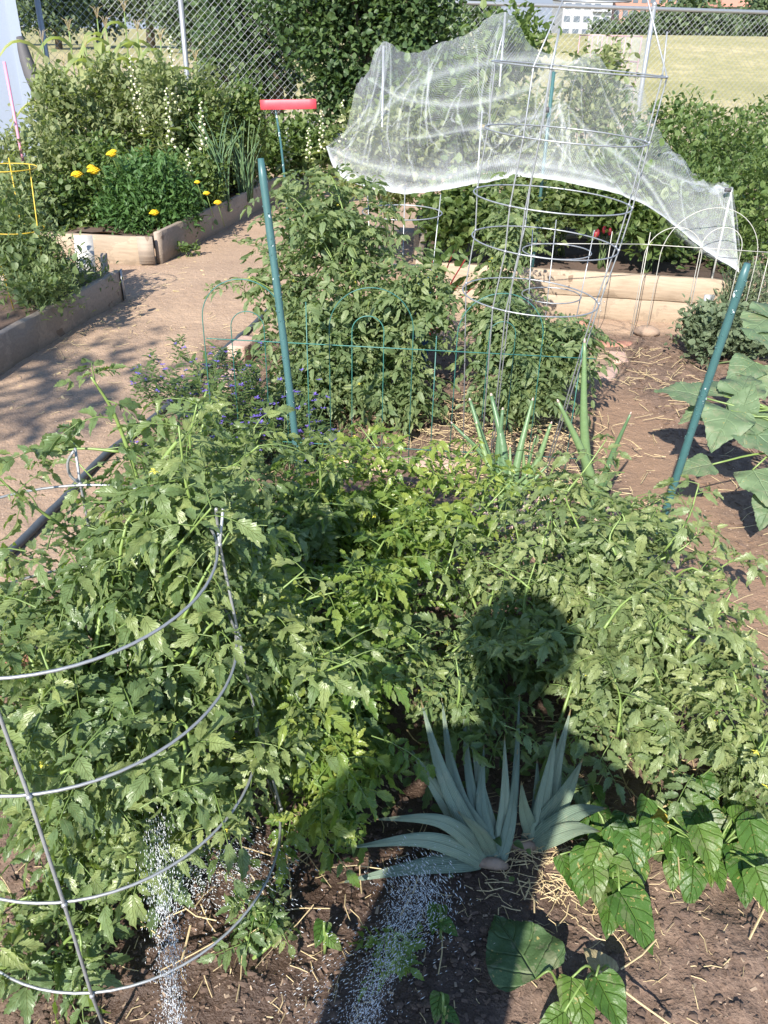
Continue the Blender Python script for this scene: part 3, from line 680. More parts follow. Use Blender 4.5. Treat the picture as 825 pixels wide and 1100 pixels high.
cl_ = ['leftmost corn plant beside the grey shed', 'second corn plant from the left, right of the grey shed', 'tallest bunch of corn with a drooping yellow top', 'corn plant just right of the tallest one', 'middle corn plant with pale arching leaves', 'corn plant left of the second fence post', 'shorter corn plant in front of the tall bunch', 'rightmost corn plant by the chain link fence', 'low corn plant in the front of the row', 'back corn plant reaching the top of the fence']
for (px, py, y, h), lb in zip(corn, cl_): cornstalk(A(px, py, y)[0], y, A(px, py, y)[2] + .22, lb, U(-.05, .08))
bb = [  # px, py(centre), y, rx, ry, rz, n, size, mat, label
    (30, 150, 7.4, .45, .35, .42, 3200, .05, 'weed', 'leafy green plant at the far left of the back bed'),
    (85, 130, 8.2, .5, .4, .45, 3600, .05, 'weed', 'tall pale weedy plant below the corn'),
    (105, 175, 7.5, .42, .3, .4, 3000, .045, 'bush', 'green bush left of the marigolds'),
    (150, 110, 8.6, .5, .4, .5, 3600, .05, 'weed', 'bushy plant with pale tips in the middle of the back bed'),
    (205, 118, 8.6, .45, .4, .5, 3600, .045, 'bush', 'dark green bush beneath the second fence post'),
    (236, 122, 9.0, .4, .35, .5, 3600, .045, 'weed', 'dense green plant at the right end of the back bed'),
    (205, 185, 7.9, .3, .3, .38, 2600, .045, 'bush', 'upright plant with small yellow leaves behind the marigolds'),
    (250, 165, 9.0, .22, .3, .42, 2400, .045, 'weed', 'tall narrow plant at the corner of the back bed'),
    (55, 210, 7.2, .35, .25, .32, 2400, .045, 'bush', 'low green plant behind the yellow cage'),
    (318, 140, 10.4, .5, .35, .42, 3600, .06, 'bush', 'bush behind the cream flower spikes'),
    (15, 195, 7.0, .3, .25, .4, 2200, .05, 'weed', 'leafy plant behind the left edge yellow cage'),
    (112, 85, 8.5, .22, .2, .5, 2000, .055, 'weed', 'wild upright weed rising in front of the corn'), (60, 95, 8.0, .2, .2, .45, 1700, .055, 'weed', 'upright weed between the grey shed and the corn'), (172, 92, 8.3, .2, .2, .5, 1900, .05, 'weed', 'tall feathery weed beside the tallest flower spike'),
    (222, 100, 8.6, .2, .2, .48, 1900, .05, 'weed', 'tall green weed just right of the second fence post'), (262, 112, 9.0, .2, .2, .45, 1700, .05, 'bush', 'tall dark weed left of the red bar')]
for px, py, y, rx, ry, rz, n, sz, mt, lb in bb:
    c = A(px, py, y); bush('leafy_plant', lb, 'plant', (c[0], y, .12), [(c - [0, 0, .16], (rx, ry, rz * .85), 1), ((c[0], y, max(.3, c[2] - .5)), (rx * .8, ry, .3), .5)], n, sz, OV if mt == 'bush' else LAN + OV, mt, BG, shell=.45)
def spike(px, py, y, h, label, cat='flower', grp='cream flower spikes', mat='flowerW', z0=.12):
    q = A(px, py, y); x = q[0]; top = q[2]; t = thing('flower_spike', label, cat, (x, y, z0), grp); st = MB(); fl = MB()
    P = cat_rom([(x, y, z0), (x + U(-.04, .04), y, (z0 + top) / 2), (x, y, top)], 10); st.tube(P, np.linspace(.007, .003, 10), 5)
    n = int(h / .022)
    for k in range(n):
        f = 1 - k / n * h / (top - z0); p = np.array([x, y, z0 + f * (top - z0)]); a = k * 2.4; r = .012 + .022 * k / n
        fl.ball(p + [math.cos(a) * r, math.sin(a) * r, 0], .011 + .008 * k / n, 5, 3, sc=(1, 1, .8), jit=.25)
    lv = Leaves()
    for k in range(16):
        f = U(.05, .7); p = np.array([x, y, z0 + f * (top - z0)]); a = k * 2.4
        lv.add(rs.randint(3), p, nrm([math.cos(a), math.sin(a), .4]), U(.08, .14), tint=U(.3, .8))
    lm = MB(); lv.into(lm, OV); lm.build('leaves', M['weed'], t); fl.build('flowers', M[mat], t); st.build('stem', M['stem'], t)
sp = [(182, 40, 8.3, .6, 'tallest pale flower spike left of the second fence post'), (178, 95, 8.1, .5, 'pale flower spike below the tallest one'), (201, 160, 7.7, .45, 'flower spike right of the marigolds'), (215, 110, 8.0, .4, 'pale flower spike in front of the dark bush'),
      (140, 60, 8.4, .5, 'thin pale flower spike among the corn'), (308, 138, 9.6, .35, 'cream flower spike just right of the red bar'), (331, 138, 9.5, .35, 'cream flower spike midway between red bar and netting'), (345, 120, 9.4, .4, 'cream flower spike left of the netting edge'), (368, 108, 9.2, .4, 'cream flower spike touching the netting'), (150, 95, 8.2, .4, 'small pale spike left of the tallest one')]
for px, py, y, h, lb in sp: spike(px, py, y, h, lb)
def marigold():
    c = A(165, 210, 7.25); t = bush('marigold_bush', 'feathery green marigold bush with round yellow flowers', 'marigold', (c[0], 7.2, .13), [(c, (.40, .28, .30), 1), (c - [0.05, .05, .15], (.42, .3, .2), .6)], 9000, .05, LAN, 'mari', None, 8, .5, .4, .2, 1.6, clump=.05)
    for px, py, s in [(83, 188, 1), (101, 184, 1.1), (120, 166, .9), (166, 229, .9), (234, 218, .7), (222, 208, .6), (212, 196, .5), (122, 163, .6), (98, 180, .7)]:
        q = A(px, py, 6.95 if py > 160 else 7.2); b = MB(); s *= 1.35; b.ball(q, .026 * s, 9, 5, sc=(1, 1, .6), jit=.1)
        for k in range(34):
            a = k * 2.4; rr = .03 * s * math.sqrt(k / 34.0); d = np.array([math.cos(a), math.sin(a), 1.1 - k / 34.0 * 1.1]); b.box(q + [math.cos(a) * rr, math.sin(a) * rr, .016 * s * (1 - k / 34.0)], (.014 * s, .016 * s, .004), X=np.cross(d, [0, 0, 1]) + 1e-4, Y=d)
        b.build('flower_head', M['flowerY'], t)
        b = MB(); b.tube([q - [0, 0, .01], q + [.02, .1, -.2]], .003, 4); b.build('flower_stalk', M['stem'], t)
marigold()
for k, (px, py, lb) in enumerate([(236, 165, 'clump of upright grass like leaves near the bed corner'), (218, 195, 'clump of thin onion like leaves behind the bed edge'), (262, 165, 'tall strap leaved clump beside the long bed board')]):
    y = 8.0 + k * .25; c = A(px, py, y); t = thing('leaf_clump', lb, 'plant', (c[0], y, .14), 'grassy clumps by the bed edge'); b = MB()
    for i in range(26):
        a = U(0, 6.28); L_ = c[2] + U(-.1, .2); q = np.array([c[0] + U(-.06, .06), y + U(-.06, .06), .14])
        P = cat_rom([q, q + [math.cos(a) * .05, math.sin(a) * .05, L_ * .6], q + [math.cos(a) * U(.1, .25), math.sin(a) * .15, L_]], 7); b.tube(P, np.linspace(.008, .002, 7), 5, tint=U(0, 1))
    b.build('leaves', M['onion'], t)
for px, py, lb in [(262, 208, 'small weed sprouting at the foot of the long bed board'), (205, 268, 'small green weed at the bed corner post')]:
    c = G(px, py + 6); bush('weed', lb, 'weed', (c[0], c[1]), [((c[0], c[1], .04), (.07, .06, .04), 1)], 90, .035, OV, 'bush', 'weeds on the path', 3, clump=.02)
# red bar on green stake
def redbar():
    t = thing('garden_marker', 'red plastic bar on top of a thin green stake', 'marker', (A(297, 115, 8.6)[0], 8.6, 0)); y = 8.6
    a = A(280, 113, y); c = A(340, 112, y); b = MB(); b.beam(a - [0, 0, .04], c - [0, 0, .04], .03, .085, .003, 8, .001); b.build('crossbar', M['red'], t)
    q = A(296, 118, y); b = MB(); b.tube(cat_rom([(q[0], y, q[2]), A(303, 165, y - .4), G(312, 262, .0)], 8), .011, 7); b.build('pole', M['stake'], t)
redbar()
# left near bed plants and yellow cage
for px, py, y, rz, n, lb in [(12, 262, 5.0, .36, 2600, 'drooping tomato plant inside the yellow cage'), (38, 285, 4.9, .28, 1800, 'sprawling green plant right of the yellow cage'), (45, 308, 4.7, .15, 900, 'low weeds beside the stained white board')]:
    c = A(px, py, y); bush('bed_plant', lb, 'plant', (c[0], y, .1), [(c, (.3 if n > 2000 else .2, .25, rz), 1)], n, .045, LAN + OV[:1], 'tom_far', 'plants in the near left bed', 8, .3, stm='stem')
bush('bed_plant', 'low spreading weeds along the near left bed edge', 'plant', (-1.95, 5.3, .1), [((-1.98, 5.25, .2), (.15, .28, .12), 1)], 700, .04, LAN, 'tom_far', 'plants in the near left bed', 4)
def ring(c, r, n=48, ph=0, tilt=(0, 0)):
    a = np.linspace(0, 2 * math.pi, n + 1) + ph
    return np.stack([c[0] + r * np.cos(a), c[1] + r * np.sin(a), c[2] + r * (np.cos(a) * tilt[0] + np.sin(a) * tilt[1])], 1)
def ycage():
    y = 4.9; c = A(5, 180, y); t = thing('tomato_cage', 'yellow wire tomato cage at the left edge', 'cage', (c[0], y, .1), 'wire tomato cages')
    for z, r in ((c[2], .17), (c[2] - .33, .15), (c[2] - .6, .12)): b = MB(); b.tube(ring((c[0], y, z), r, 32), .0032, 5, cap=False); b.build('ring', M['yelwire'], t)
    for a in (-.3, 1.8, 3.9): b = MB(); b.tube([(c[0] + .17 * math.cos(a), y + .17 * math.sin(a), c[2] + .03), (c[0] + .11 * math.cos(a), y + .11 * math.sin(a), .08)], .0032, 5); b.build('leg', M['yelwire'], t)
ycage()

# ------------------------------------------------------------------ netted bed
def net_surface():
    Hm = [(350, 157, 5.55), (366, 190, 5.3), (420, 207, 5.2), (480, 204, 5.15), (560, 190, 5.15), (640, 203, 5.12), (695, 221, 5.1), (748, 262, 5.06), (794, 293, 5.02)]
    Sm = [(372, 140, 5.8), (398, 128, 5.7), (440, 118, 5.8), (492, 128, 5.7), (548, 128, 5.6), (607, 111, 5.6), (655, 150, 5.5), (722, 188, 5.4), (786, 206, 5.22)]
    Rm = [(384, 90, 6.1), (412, 47, 6.2), (470, 46, 6.4), (543, 12, 6.6), (592, 56, 6.6), (640, 60, 6.8), (690, 100, 6.7), (735, 178, 5.9), (787, 205, 5.35)]
    Bk = [(384, 150, 7.0), (415, 150, 7.4), (470, 140, 7.5), (540, 130, 7.5), (590, 140, 7.5), (636, 150, 7.4), (690, 165, 7.1), (742, 190, 6.4), (788, 208, 5.6)]
    C = np.array([[A(*p) for p in row] for row in (Hm, Sm, Rm, Bk)]); nu, nv = 260, 110
    g1 = np.array([cat_rom(C[r_], nu) for r_ in range(4)])
    out = np.array([cat_rom(g1[:, i], nv) for i in range(nu)])      # nu, nv, 3
    u = np.linspace(0, 1, nu)[:, None] * 8; v = np.linspace(0, 1, nv)[None]
    # soft folds running down from the supports, deeper towards the hem
    amp = (.06 * sst(0, .12, v) + .008) * (1 - .7 * np.exp(-((v - .66) / .05) ** 2))
    rid = lambda a, b_, s_, sd_: 1 - np.abs(vnoise(a, b_, s_, sd_)) * 5
    fold = rid(u * 1.6 + v * 1.8, v * .9 + u * .3, 1.3, 21) * .45 + rid(u * 3.2 - v * 3.4, v * 1.6, 1.2, 22) * .3 + rid(u * 5 + v * 5, v * 2 - u, 1.5, 25) * .16 + vnoise(u * 9 - v * 6, v * 3, 1.3, 24) * .4
    sag = -.10 * np.abs(np.sin(u * math.pi)) ** 1.3 * np.sin(v * math.pi) * .7
    out[..., 2] += fold * amp + sag * (out[..., 2] > .4); out[..., 1] += fold * amp * .7
    return out
def netmat():
    m = NT('white_insect_netting'); lv = m.attr('lv', 1); sep = m.n('SeparateXYZ'); m.l(lv, sep.inputs[0])
    def lines(c, fr_): return m.math('GREATER_THAN', m.math('FRACT', m.math('MULTIPLY', c, fr_)), .8)
    g = m.math('MAXIMUM', lines(sep.outputs[0], 330), lines(sep.outputs[1], 190))
    nz = m.noise(3.5, 5, .6)
    a = m.math('MAXIMUM', m.math('MULTIPLY_ADD', g, .26, m.math('MULTIPLY_ADD', nz, .19, sep.outputs[2])), 0.0)
    col = (.82, .84, .86); df = m.n('BsdfDiffuse'); df.inputs[0].default_value = (*col, 1); tl = m.n('BsdfTranslucent'); tl.inputs[0].default_value = (*col, 1)
    mx = m.n('MixShader'); mx.inputs[0].default_value = .4; m.l(df.outputs[0], mx.inputs[1]); m.l(tl.outputs[0], mx.inputs[2])
    tp = m.n('BsdfTransparent'); m2 = m.n('MixShader')
    m.l(a, m2.inputs[0]); m.l(tp.outputs[0], m2.inputs[1]); m.l(mx.outputs[0], m2.inputs[2]); m.l(m2.outputs[0], m.out.inputs[0]); return m.m
M['net'] = netmat()
def netting():
    o3 = net_surface(); nu, nv, _ = o3.shape; t = thing('insect_netting', 'white insect netting draped over stakes above the raised bed', 'netting', A(560, 190, 5.2) * [1, 1, 0])
    b = MB(); L = np.zeros((nu, nv, 3)); L[..., 0] = np.linspace(0, 1, nu)[:, None]; L[..., 1] = np.linspace(0, 1, nv)[None]
    v = np.linspace(0, 1, nv)[None]; L[..., 2] = -.05 + .4 * np.exp(-(v / .03) ** 2) + .12 * sst(.25, .0, v) + .12 * sst(.75, .95, np.linspace(0, 1, nu)[:, None])
    i = np.arange(nu - 1)[:, None] * nv; j = np.arange(nv - 1)[None]
    b.add(o3.reshape(-1, 3), np.stack([i + j, i + j + 1, i + nv + j + 1, i + nv + j], -1).reshape(-1, 4), tint=.5, lv=L.reshape(-1, 3))
    b.build('net_sheet', M['net'], t)
    # gathered pleats that read as brighter ropes of cloth
    for P, w in [([(378, 142, 5.75), (430, 105, 5.75), (480, 78, 5.9), (545, 66, 6.1), (612, 66, 6.2), (640, 74, 6.3)], .03), ([(395, 85, 5.9), (440, 108, 5.7), (500, 112, 5.65), (560, 98, 5.65), (600, 72, 5.9)], .022),
                 ([(352, 158, 5.5), (400, 178, 5.3), (470, 190, 5.2), (540, 175, 5.2), (600, 180, 5.2), (660, 196, 5.12)], .028), ([(607, 112, 5.55), (560, 130, 5.5), (500, 140, 5.45), (430, 150, 5.4)], .018), ([(607, 112, 5.55), (640, 150, 5.4), (690, 190, 5.25), (730, 250, 5.1), (792, 290, 4.98)], .022),
                 ([(607, 112, 5.55), (600, 150, 5.4), (585, 185, 5.2)], .014), ([(607, 112, 5.55), (575, 150, 5.4), (530, 180, 5.2)], .014), ([(786, 205, 5.2), (792, 250, 5.1), (794, 292, 5.0)], .016), ([(640, 75, 6.3), (662, 130, 5.8), (700, 180, 5.5), (786, 205, 5.25)], .018), ([(412, 47, 6.15), (405, 90, 5.8), (385, 130, 5.6), (352, 158, 5.5)], .016)]:
        Q = cat_rom([A(*p) for p in P], 60); T_ = np.gradient(Q, axis=0); b = MB()
        for s in range(1, 2):   # three shallow overlapping pleats, each a curved strip
            o = (s - 1) * w * .55; V = []; L = []
            for k, q in enumerate(Q):
                e = 1 - abs(2 * k / 59 - 1) ** 4 * .6
                for c in range(5):
                    a = (c / 4 - .5) * 2
                    V.append(q + np.array([0, -.02 + .03 * a * a, a * w * 1.5 * e + .004 * math.sin(k * .31 + w * 90)])); L.append((k / 59, c / 40, .085 - .3 * abs(a) - .08 * abs(2 * k / 59 - 1)))
            b.add(V, [[k * 5 + c, k * 5 + c + 1, k * 5 + c + 6, k * 5 + c + 5] for k in range(59) for c in range(4)], lv=L, tint=.5)
        b.build('gathered_fold', M['net'], t)
    for _ in range(46):   # fine creases pulled from the supports to the hem
        u0 = rs.choice([.12, .25, .37, .5, .62, .62, .8, .97]) + U(-.02, .02); u1 = u0 + U(-.14, .14); v0 = U(.3, .66); v1 = U(0, .3); b = MB(); V = []; L = []
        for k in range(30):
            f = k / 29; i = int(np.clip((u0 + (u1 - u0) * f + .01 * math.sin(f * 5 + u0 * 9)) * (nu - 1), 1, nu - 2)); vv_ = (v0 + (v1 - v0) * f) * (nv - 1); j_ = int(np.clip(vv_, 0, nv - 2)); q = o3[i, j_] * (1 - vv_ + j_) + o3[i, j_ + 1] * (vv_ - j_); sd_ = nrm(o3[i + 1, j_] - o3[i - 1, j_])
            for c in (-1, 0, 1): V.append(q + sd_ * .011 * c + np.array([0, -.006 - .008 * (c == 0), .004])); L.append((f, c / 40,   .065 * math.sin(math.pi * f) - .25 * abs(c)))
        V = np.array(V).reshape(30, 3, 3); V[:, :, 0:3] = (V + np.roll(V, 1, 0) + np.roll(V, -1, 0)) / 3; V = V[1:-1].reshape(-1, 3); L = L[3:-3]
        b.add(V, [[k * 3 + c, k * 3 + c + 1, k * 3 + c + 4, k * 3 + c + 3] for k in range(27) for c in (0, 1)], lv=L, tint=.5); b.build('crease', M['net'], t)
    b = MB(); b.box(A(782, 204, 5.18), (.035, .02, .02)); b.box(A(588, 118, 5.5), (.02, .02, .03)); b.build('clip', M['tarp'], t)
netting()
for px, py, y, mt, r, lb in [(595, 76, 5.6, 'stake', .011, 'green stake under the middle of the netting'), (543, 12, 6.62, 'galv', .009, 'tall pole at the highest peak of the netting'), (412, 48, 6.2, 'galv', .009, 'pole at the left peak of the netting'),
                             (518, 118, 6.0, 'galv', .006, 'thin wire stake inside the netting left of the green stake'), (519, 66, 6.9, 'galv', .006, 'thin wire stake near the back of the netting'), (786, 203, 5.24, 'whitewire', .006, 'white rod holding the right corner of the netting')]:
    q = A(px, py, y); b = MB(); b.tube([(q[0], y, .05), (q[0], y, q[2] - .005)], r, 7); tag(b.build('garden_stake', M[mt], loc=(q[0], y, .05)), lb, 'stake', 'garden stakes')
def backcage():
    # white wire box cage wrapped in net behind the top right of the netting
    y = 7.2; a = A(637, 38, y); c = A(690, 38, y); z1 = a[2]; z0 = .25; yb = y + .5; t = thing('wire_cage', 'square wire cage with pinkish wires wrapped in white netting', 'cage', ((a[0] + c[0]) / 2, y, .2), 'wire tomato cages')
    b = MB()
    for x in np.linspace(a[0], c[0], 6): b.tube([(x, y, z0), (x, y, z1)], .0035, 4); b.tube([(x, yb, z0), (x, yb, z1)], .0035, 4)
    for z in np.linspace(z1, z0, 9): b.tube([(a[0], y, z), (c[0], y, z), (c[0], yb, z), (a[0], yb, z), (a[0], y, z)], .0035, 4)
    b.build('wire_grid', plain('pinkish_wire', (.55, .3, .36), .5), t)
    b = MB(); n = 40; V = []; L = []
    per = [(a[0] - .04, y - .02), (c[0] + .03, y - .03), (c[0] + .06, yb + .05)]; P = cat_rom([(p[0], p[1], 0) for p in per], n)
    for j in range(14):
        for i in range(n):
            f = j / 13; V.append((P[i][0] + .02 * math.sin(i * .9 + j * .3) * f + .06 * f * (i > 20), P[i][1] + .03 * math.cos(i * .7) * f, z1 + .012 * math.sin(i * .6) - f * (1.0 if i > 20 else .45))); L.append((i / n, f * .6, -.02))
    b.add(V, [[j * n + i, j * n + i + 1, (j + 1) * n + i + 1, (j + 1) * n + i] for j in range(13) for i in range(n - 1)], lv=L, tint=.5); b.build('net_wrap', M['net'], t)
    q = A(618, 50, 7.3); b = MB(); b.tube([(q[0], 7.3, .2), (q[0], 7.3, 1.45)], .005, 5); b.tube([(q[0] + .28, 7.32, .2), (q[0] + .28, 7.32, 1.45)], .005, 5); b.tube([(q[0], 7.3, 1.45), (q[0] + .28, 7.32, 1.45)], .005, 5)
    tag(b.build('wire_trellis', M['galv'], loc=(q[0], 7.3, .2)), 'small bare wire frame left of the net wrapped cage', 'frame')
backcage()
nb = [(500, 232, 5.75, .28, .2, .26, 1700, 'bush', 'leafy plant behind the plank under the netting'), (420, 175, 6.3, .4, .3, .4, 2600, 'weed', 'tall leafy plant under the left part of the netting'), (480, 140, 6.6, .45, .3, .45, 2800, 'bush', 'dark leafy plant under the middle of the netting'),
      (560, 165, 6.4, .4, .3, .45, 2600, 'weed', 'leafy plant around the green stake under the netting'), (545, 60, 7.0, .3, .25, .3, 1500, 'bush', 'tall plant pushing up the netting peak'), (570, 232, 5.7, .22, .18, .2, 1300, 'tom_pale', 'silvery squash like plant behind the bed board'),
      (655, 218, 5.75, .28, .22, .25, 1500, 'bush', 'broad leaved pepper plant with red fruit'), (705, 245, 5.6, .22, .2, .2, 1100, 'bush', 'pepper plant behind the white hoop fence'), (610, 205, 6.1, .3, .25, .3, 1700, 'weed', 'leafy plant between the green stake and the pepper plants'),
      (660, 190, 6.6, .4, .25, .3, 1800, 'bush', 'dark plant under the right slope of the netting'), (640, 110, 7.1, .3, .3, .4, 1500, 'weed', 'plant in front of the net wrapped cage')]
for px, py, y, rx, ry, rz, n, mt, lb in nb:
    c = A(px, py, y); bush('bed_plant', lb, 'plant', (c[0], y, .22), [(c, (rx, ry, rz), 1)], n, .055 if mt != 'bush' else .065, OV, mt, 'plants in the netted bed', 6, .35, .6, .1, .8, clump=.06)
b = MB()
for k, (px, py) in enumerate([(642, 250), (649, 247), (640, 252), (655, 249)]): b.ball(A(px, py, 5.55), .018, 7, 5, sc=(.8, .8, 1.4), jit=.1)
tag(b.build('pepper_fruits', M['chard'], loc=tuple(A(645, 250, 5.55))), 'few small red peppers on the broad leaved plant', 'pepper')
rb = [(770, 178, 6.6, .55, .4, .42, 5200, 'dark green bushy tomato mass at the right edge'), (725, 155, 7.3, .45, .35, .4, 3800, 'bushy plant behind the right end of the netting'), (810, 220, 5.8, .4, .3, .4, 3200, 'large green plant behind the right bed corner'), (825, 170, 7.2, .4, .3, .45, 2800, 'tall bushy plant at the right edge of the photo'), (745, 225, 6.1, .3, .25, .3, 2200, 'leafy plant directly behind the hanging net tail')]
for px, py, y, rx, ry, rz, n, lb in rb:
    c = A(px, py, y); bush('bushy_plant', lb, 'plant', (c[0], y, .1), [(c, (rx, ry, rz), 1), (c - [0, 0, .35], (rx * .9, ry, .3), .6)], n, .045, LAN + OV, 'bush', 'bushy plants at the right', 8, .5)

# ------------------------------------------------------------------ big galvanised cage
def legwire(pts, r=.0027): b = MB(); b.tube(pts, r, 6); return b
def bigcage():
    rings = [((.603, 3.05, 1.509), .282), ((.589, 3.05, 1.312), .275), ((.567, 3.05, 1.105), .276), ((.558, 3.05, .958), .262), ((.527, 3.05, .762), .252)]
    t = thing('tomato_cage', 'tall galvanised wire tomato cage rising above the netting', 'cage', (.49, 3.05, 0), 'wire tomato cages')
    for c, r in rings: b = MB(); b.tube(ring(c, r, 56, 0, (-.06, 0)), .0027, 6, cap=False); b.build('ring', M['galv'], t)
    b = MB(); b.tube(ring((.62, 3.05, 1.70), .12, 36), .0034, 6, cap=False); b.build('ring', M['galv'], t)
    for a in (-2.25, -2.05, -.12, .08, 1.7, 2.7):
        P = [(.49 + .17 * math.cos(a), 3.05 + .17 * math.sin(a), -.05)]
        for c, r in rings[::-1]: P.append((c[0] + (r + .004) * math.cos(a), c[1] + (r + .004) * math.sin(a), c[2] - .06 * r * math.cos(a)))
        P.append((.625 + .13 * math.cos(a), 3.05 + .13 * math.sin(a), 1.78)) if a in (-2.25, -.12) else P.append((.61 + .27 * math.cos(a), 3.05 + .27 * math.sin(a), 1.62))
        lg = legwire(P)
        for c, r in rings: lg.ball((c[0] + (r + .003) * math.cos(a), c[1] + (r + .003) * math.sin(a), c[2] - .06 * r * math.cos(a)), .006, 6, 4)
        lg.build('leg', M['galv'], t)
bigcage()
def midcage():
    # wires standing out of the tall tomato plant
    t = thing('tomato_cage', 'wire tomato cage mostly hidden in the tall tomato plant', 'cage', (-.1, 4.3, 0), 'wire tomato cages'); c = A(432, 228, 4.3)
    for z, r in ((c[2], .2), (c[2] - .3, .18), (c[2] - .6, .16)): b = MB(); b.tube(ring((c[0], 4.3, z), r, 40), .0034, 5, cap=False); b.build('ring', M['galv'], t)
    for a in (-2.6, -.4, 1.5): legwire([(c[0] + .2 * math.cos(a), 4.3 + .2 * math.sin(a), c[2] + .1), (c[0] + .14 * math.cos(a), 4.3 + .14 * math.sin(a), 0)]).build('leg', M['galv'], t)
midcage()
def midcage2():
    t = thing('tomato_cage', 'shorter galvanised cage standing behind the tall bare wire cage', 'cage', (.9, 4.1, 0), 'wire tomato cages'); c = A(598, 270, 4.2)
    for z, r in ((c[2], .17), (c[2] - .22, .15)): b = MB(); b.tube(ring((c[0], 4.2, z), r, 40), .0034, 5, cap=False); b.build('ring', M['galv'], t)
    for a in (-2.6, -.4, 1.5): legwire([(c[0] + .17 * math.cos(a), 4.2 + .17 * math.sin(a), c[2] + .12), (c[0] + .12 * math.cos(a), 4.2 + .12 * math.sin(a), 0)]).build('leg', M['galv'], t)
midcage2()

# near cage
def nearcage():
    rings = [((-.577, 1.162, .80), .288), ((-.560, 1.118, .625), .300), ((-.532, 1.094, .41), .300), ((-.520, 1.118, .15), .318)]
    t = thing('tomato_cage', 'galvanised wire cage around the nearest tomato plant at left', 'cage', (-.52, 1.11, 0), 'wire tomato cages')
    for c, r in rings: b = MB(); b.tube(ring(c, r, 64), .0027, 8, cap=False); b.build('ring', M['galv'], t)
    def ang(px, py, i):
        p = G(px, py, rings[i][0][2]) - np.array(rings[i][0]); return math.atan2(p[1], p[0])
    angs = [(ang(30, 862, 1) + ang(70, 968, 2)) / 2, ang(238, 585, 0), ang(85, 523, 0)]
    for a in angs:
        av = [a] * 4
        if a == angs[0]: av = [ang(-22, 748, 0), ang(30, 862, 1), ang(70, 968, 2), ang(103, 1050, 3)]
        P = [(c[0] + (r + .005) * math.cos(a_), c[1] + (r + .005) * math.sin(a_), c[2]) for (c, r), a_ in zip(rings, av)]
        top = np.array(P[0]); P = [top + [0.012 * math.cos(a), .012 * math.sin(a), .075]] + P + [np.array(P[-1]) - [.02 * math.cos(a), .02 * math.sin(a), .2]]
        lg = legwire(P, .0029)
        for c_ in P[1:-1]: lg.ball(c_, .0052, 8, 5, jit=.1)
        lg.build('leg', M['galv'], t)
        b = MB(); tg_ = np.array([-math.sin(a), math.cos(a), 0]) * .016
        b.tube(cat_rom([top, top + tg_ + [0, 0, .02], top + tg_ + [0, 0, .05], top + [0, 0, .075]], 10), .003, 6); b.build('hook', M['galv'], t)
nearcage()

# ------------------------------------------------------------------ hoop border fences
def hoop(b, p0, p1, h, r=.002, n=24, z0=-.06):
    p0 = np.array(p0); p1 = np.array(p1); c = (p0 + p1) / 2; w = np.linalg.norm(p1[:2] - p0[:2]) / 2; d = (p1 - p0) / (2 * w); P = [p0 + [0, 0, z0]]
    for a in np.linspace(math.pi, 0, n): P.append(c + d * w * math.cos(a) + np.array([0, 0, h - w + w * math.sin(a)]))
    P.append(p1 + [0, 0, z0]); b.tube(P, r, 6)
def greenhoops():
    y = 3.05; t = thing('hoop_fence', 'low green wire border fence with arched tops before the tall tomatoes', 'border fence', (-.6, y, 0)); gx = lambda px, py: A(px, py, y)
    xs = [(222, 308, 300), (368, 446, 308), (502, 585, 315)]
    for (a, c, top), small in zip([(221, 306, 300), (354, 443, 309), (490, 581, 315)], [(250, 285, 335), (378, 412, 340), (524, 552, 346)]):
        p0 = gx(a, 380); p1 = gx(c, 380); h = A((a + c) / 2, top, y)[2]; b = MB(); hoop(b, (p0[0], y, 0), (p1[0], y, 0), h); b.build('hoop', M['greenwire'], t)
        p0 = gx(small[0], 380); p1 = gx(small[1], 380); h = A(sum(small[:2]) / 2, small[2], y)[2]; b = MB(); hoop(b, (p0[0], y + .006, 0), (p1[0], y + .006, 0), h); b.build('hoop', M['greenwire'], t)
    for pl, pr_ in (((222, 363), (640, 385)), ((240, 470), (620, 492))):
        a = gx(*pl); c = gx(*pr_); b = MB(); b.tube([(a[0], y - .006, a[2]), (c[0], y - .006, c[2])], .002, 6); b.build('rail', M['greenwire'], t)
    for px in (306, 330, 468, 625): a = gx(px, 380); b = MB(); b.tube([(a[0], y + .003, -.05), (a[0], y + .003, .72 if px < 400 else .6)], .002, 6); b.build('upright', M['greenwire'], t)
greenhoops()
def whitehoops():
    t = thing('hoop_fence', 'white wire border fence with tall arches in front of the netted bed', 'border fence', (1.8, 5.0, 0)); y = 4.98
    for a, c, top in ((727, 800, 223), (757, 782, 244), (700, 742, 244)):
        p0 = A(a, 330, y); p1 = A(c, 330, y); h = A((a + c) / 2, top, y)[2]; b = MB(); hoop(b, (p0[0] - (.16 if a == 727 else .1), y, 0), (p1[0], y, 0), h, .0022); b.build('hoop', M['whitewire'], t)
    for (p, q) in (((690, 262), (830, 271)), ((560, 261), (690, 262))):
        a = A(*p, y); c = A(*q, y); b = MB(); b.tube([(a[0], y - .007, a[2]), (c[0], y - .007, c[2])], .0022, 6); b.build('rail', M['whitewire'], t)
    for px in (820, 690, 650): a = A(px, 300, y); b = MB(); b.tube([(a[0], y + .004, -.05), (a[0], y + .004, .62)], .0022, 6); b.build('upright', M['whitewire'], t)
whitehoops()
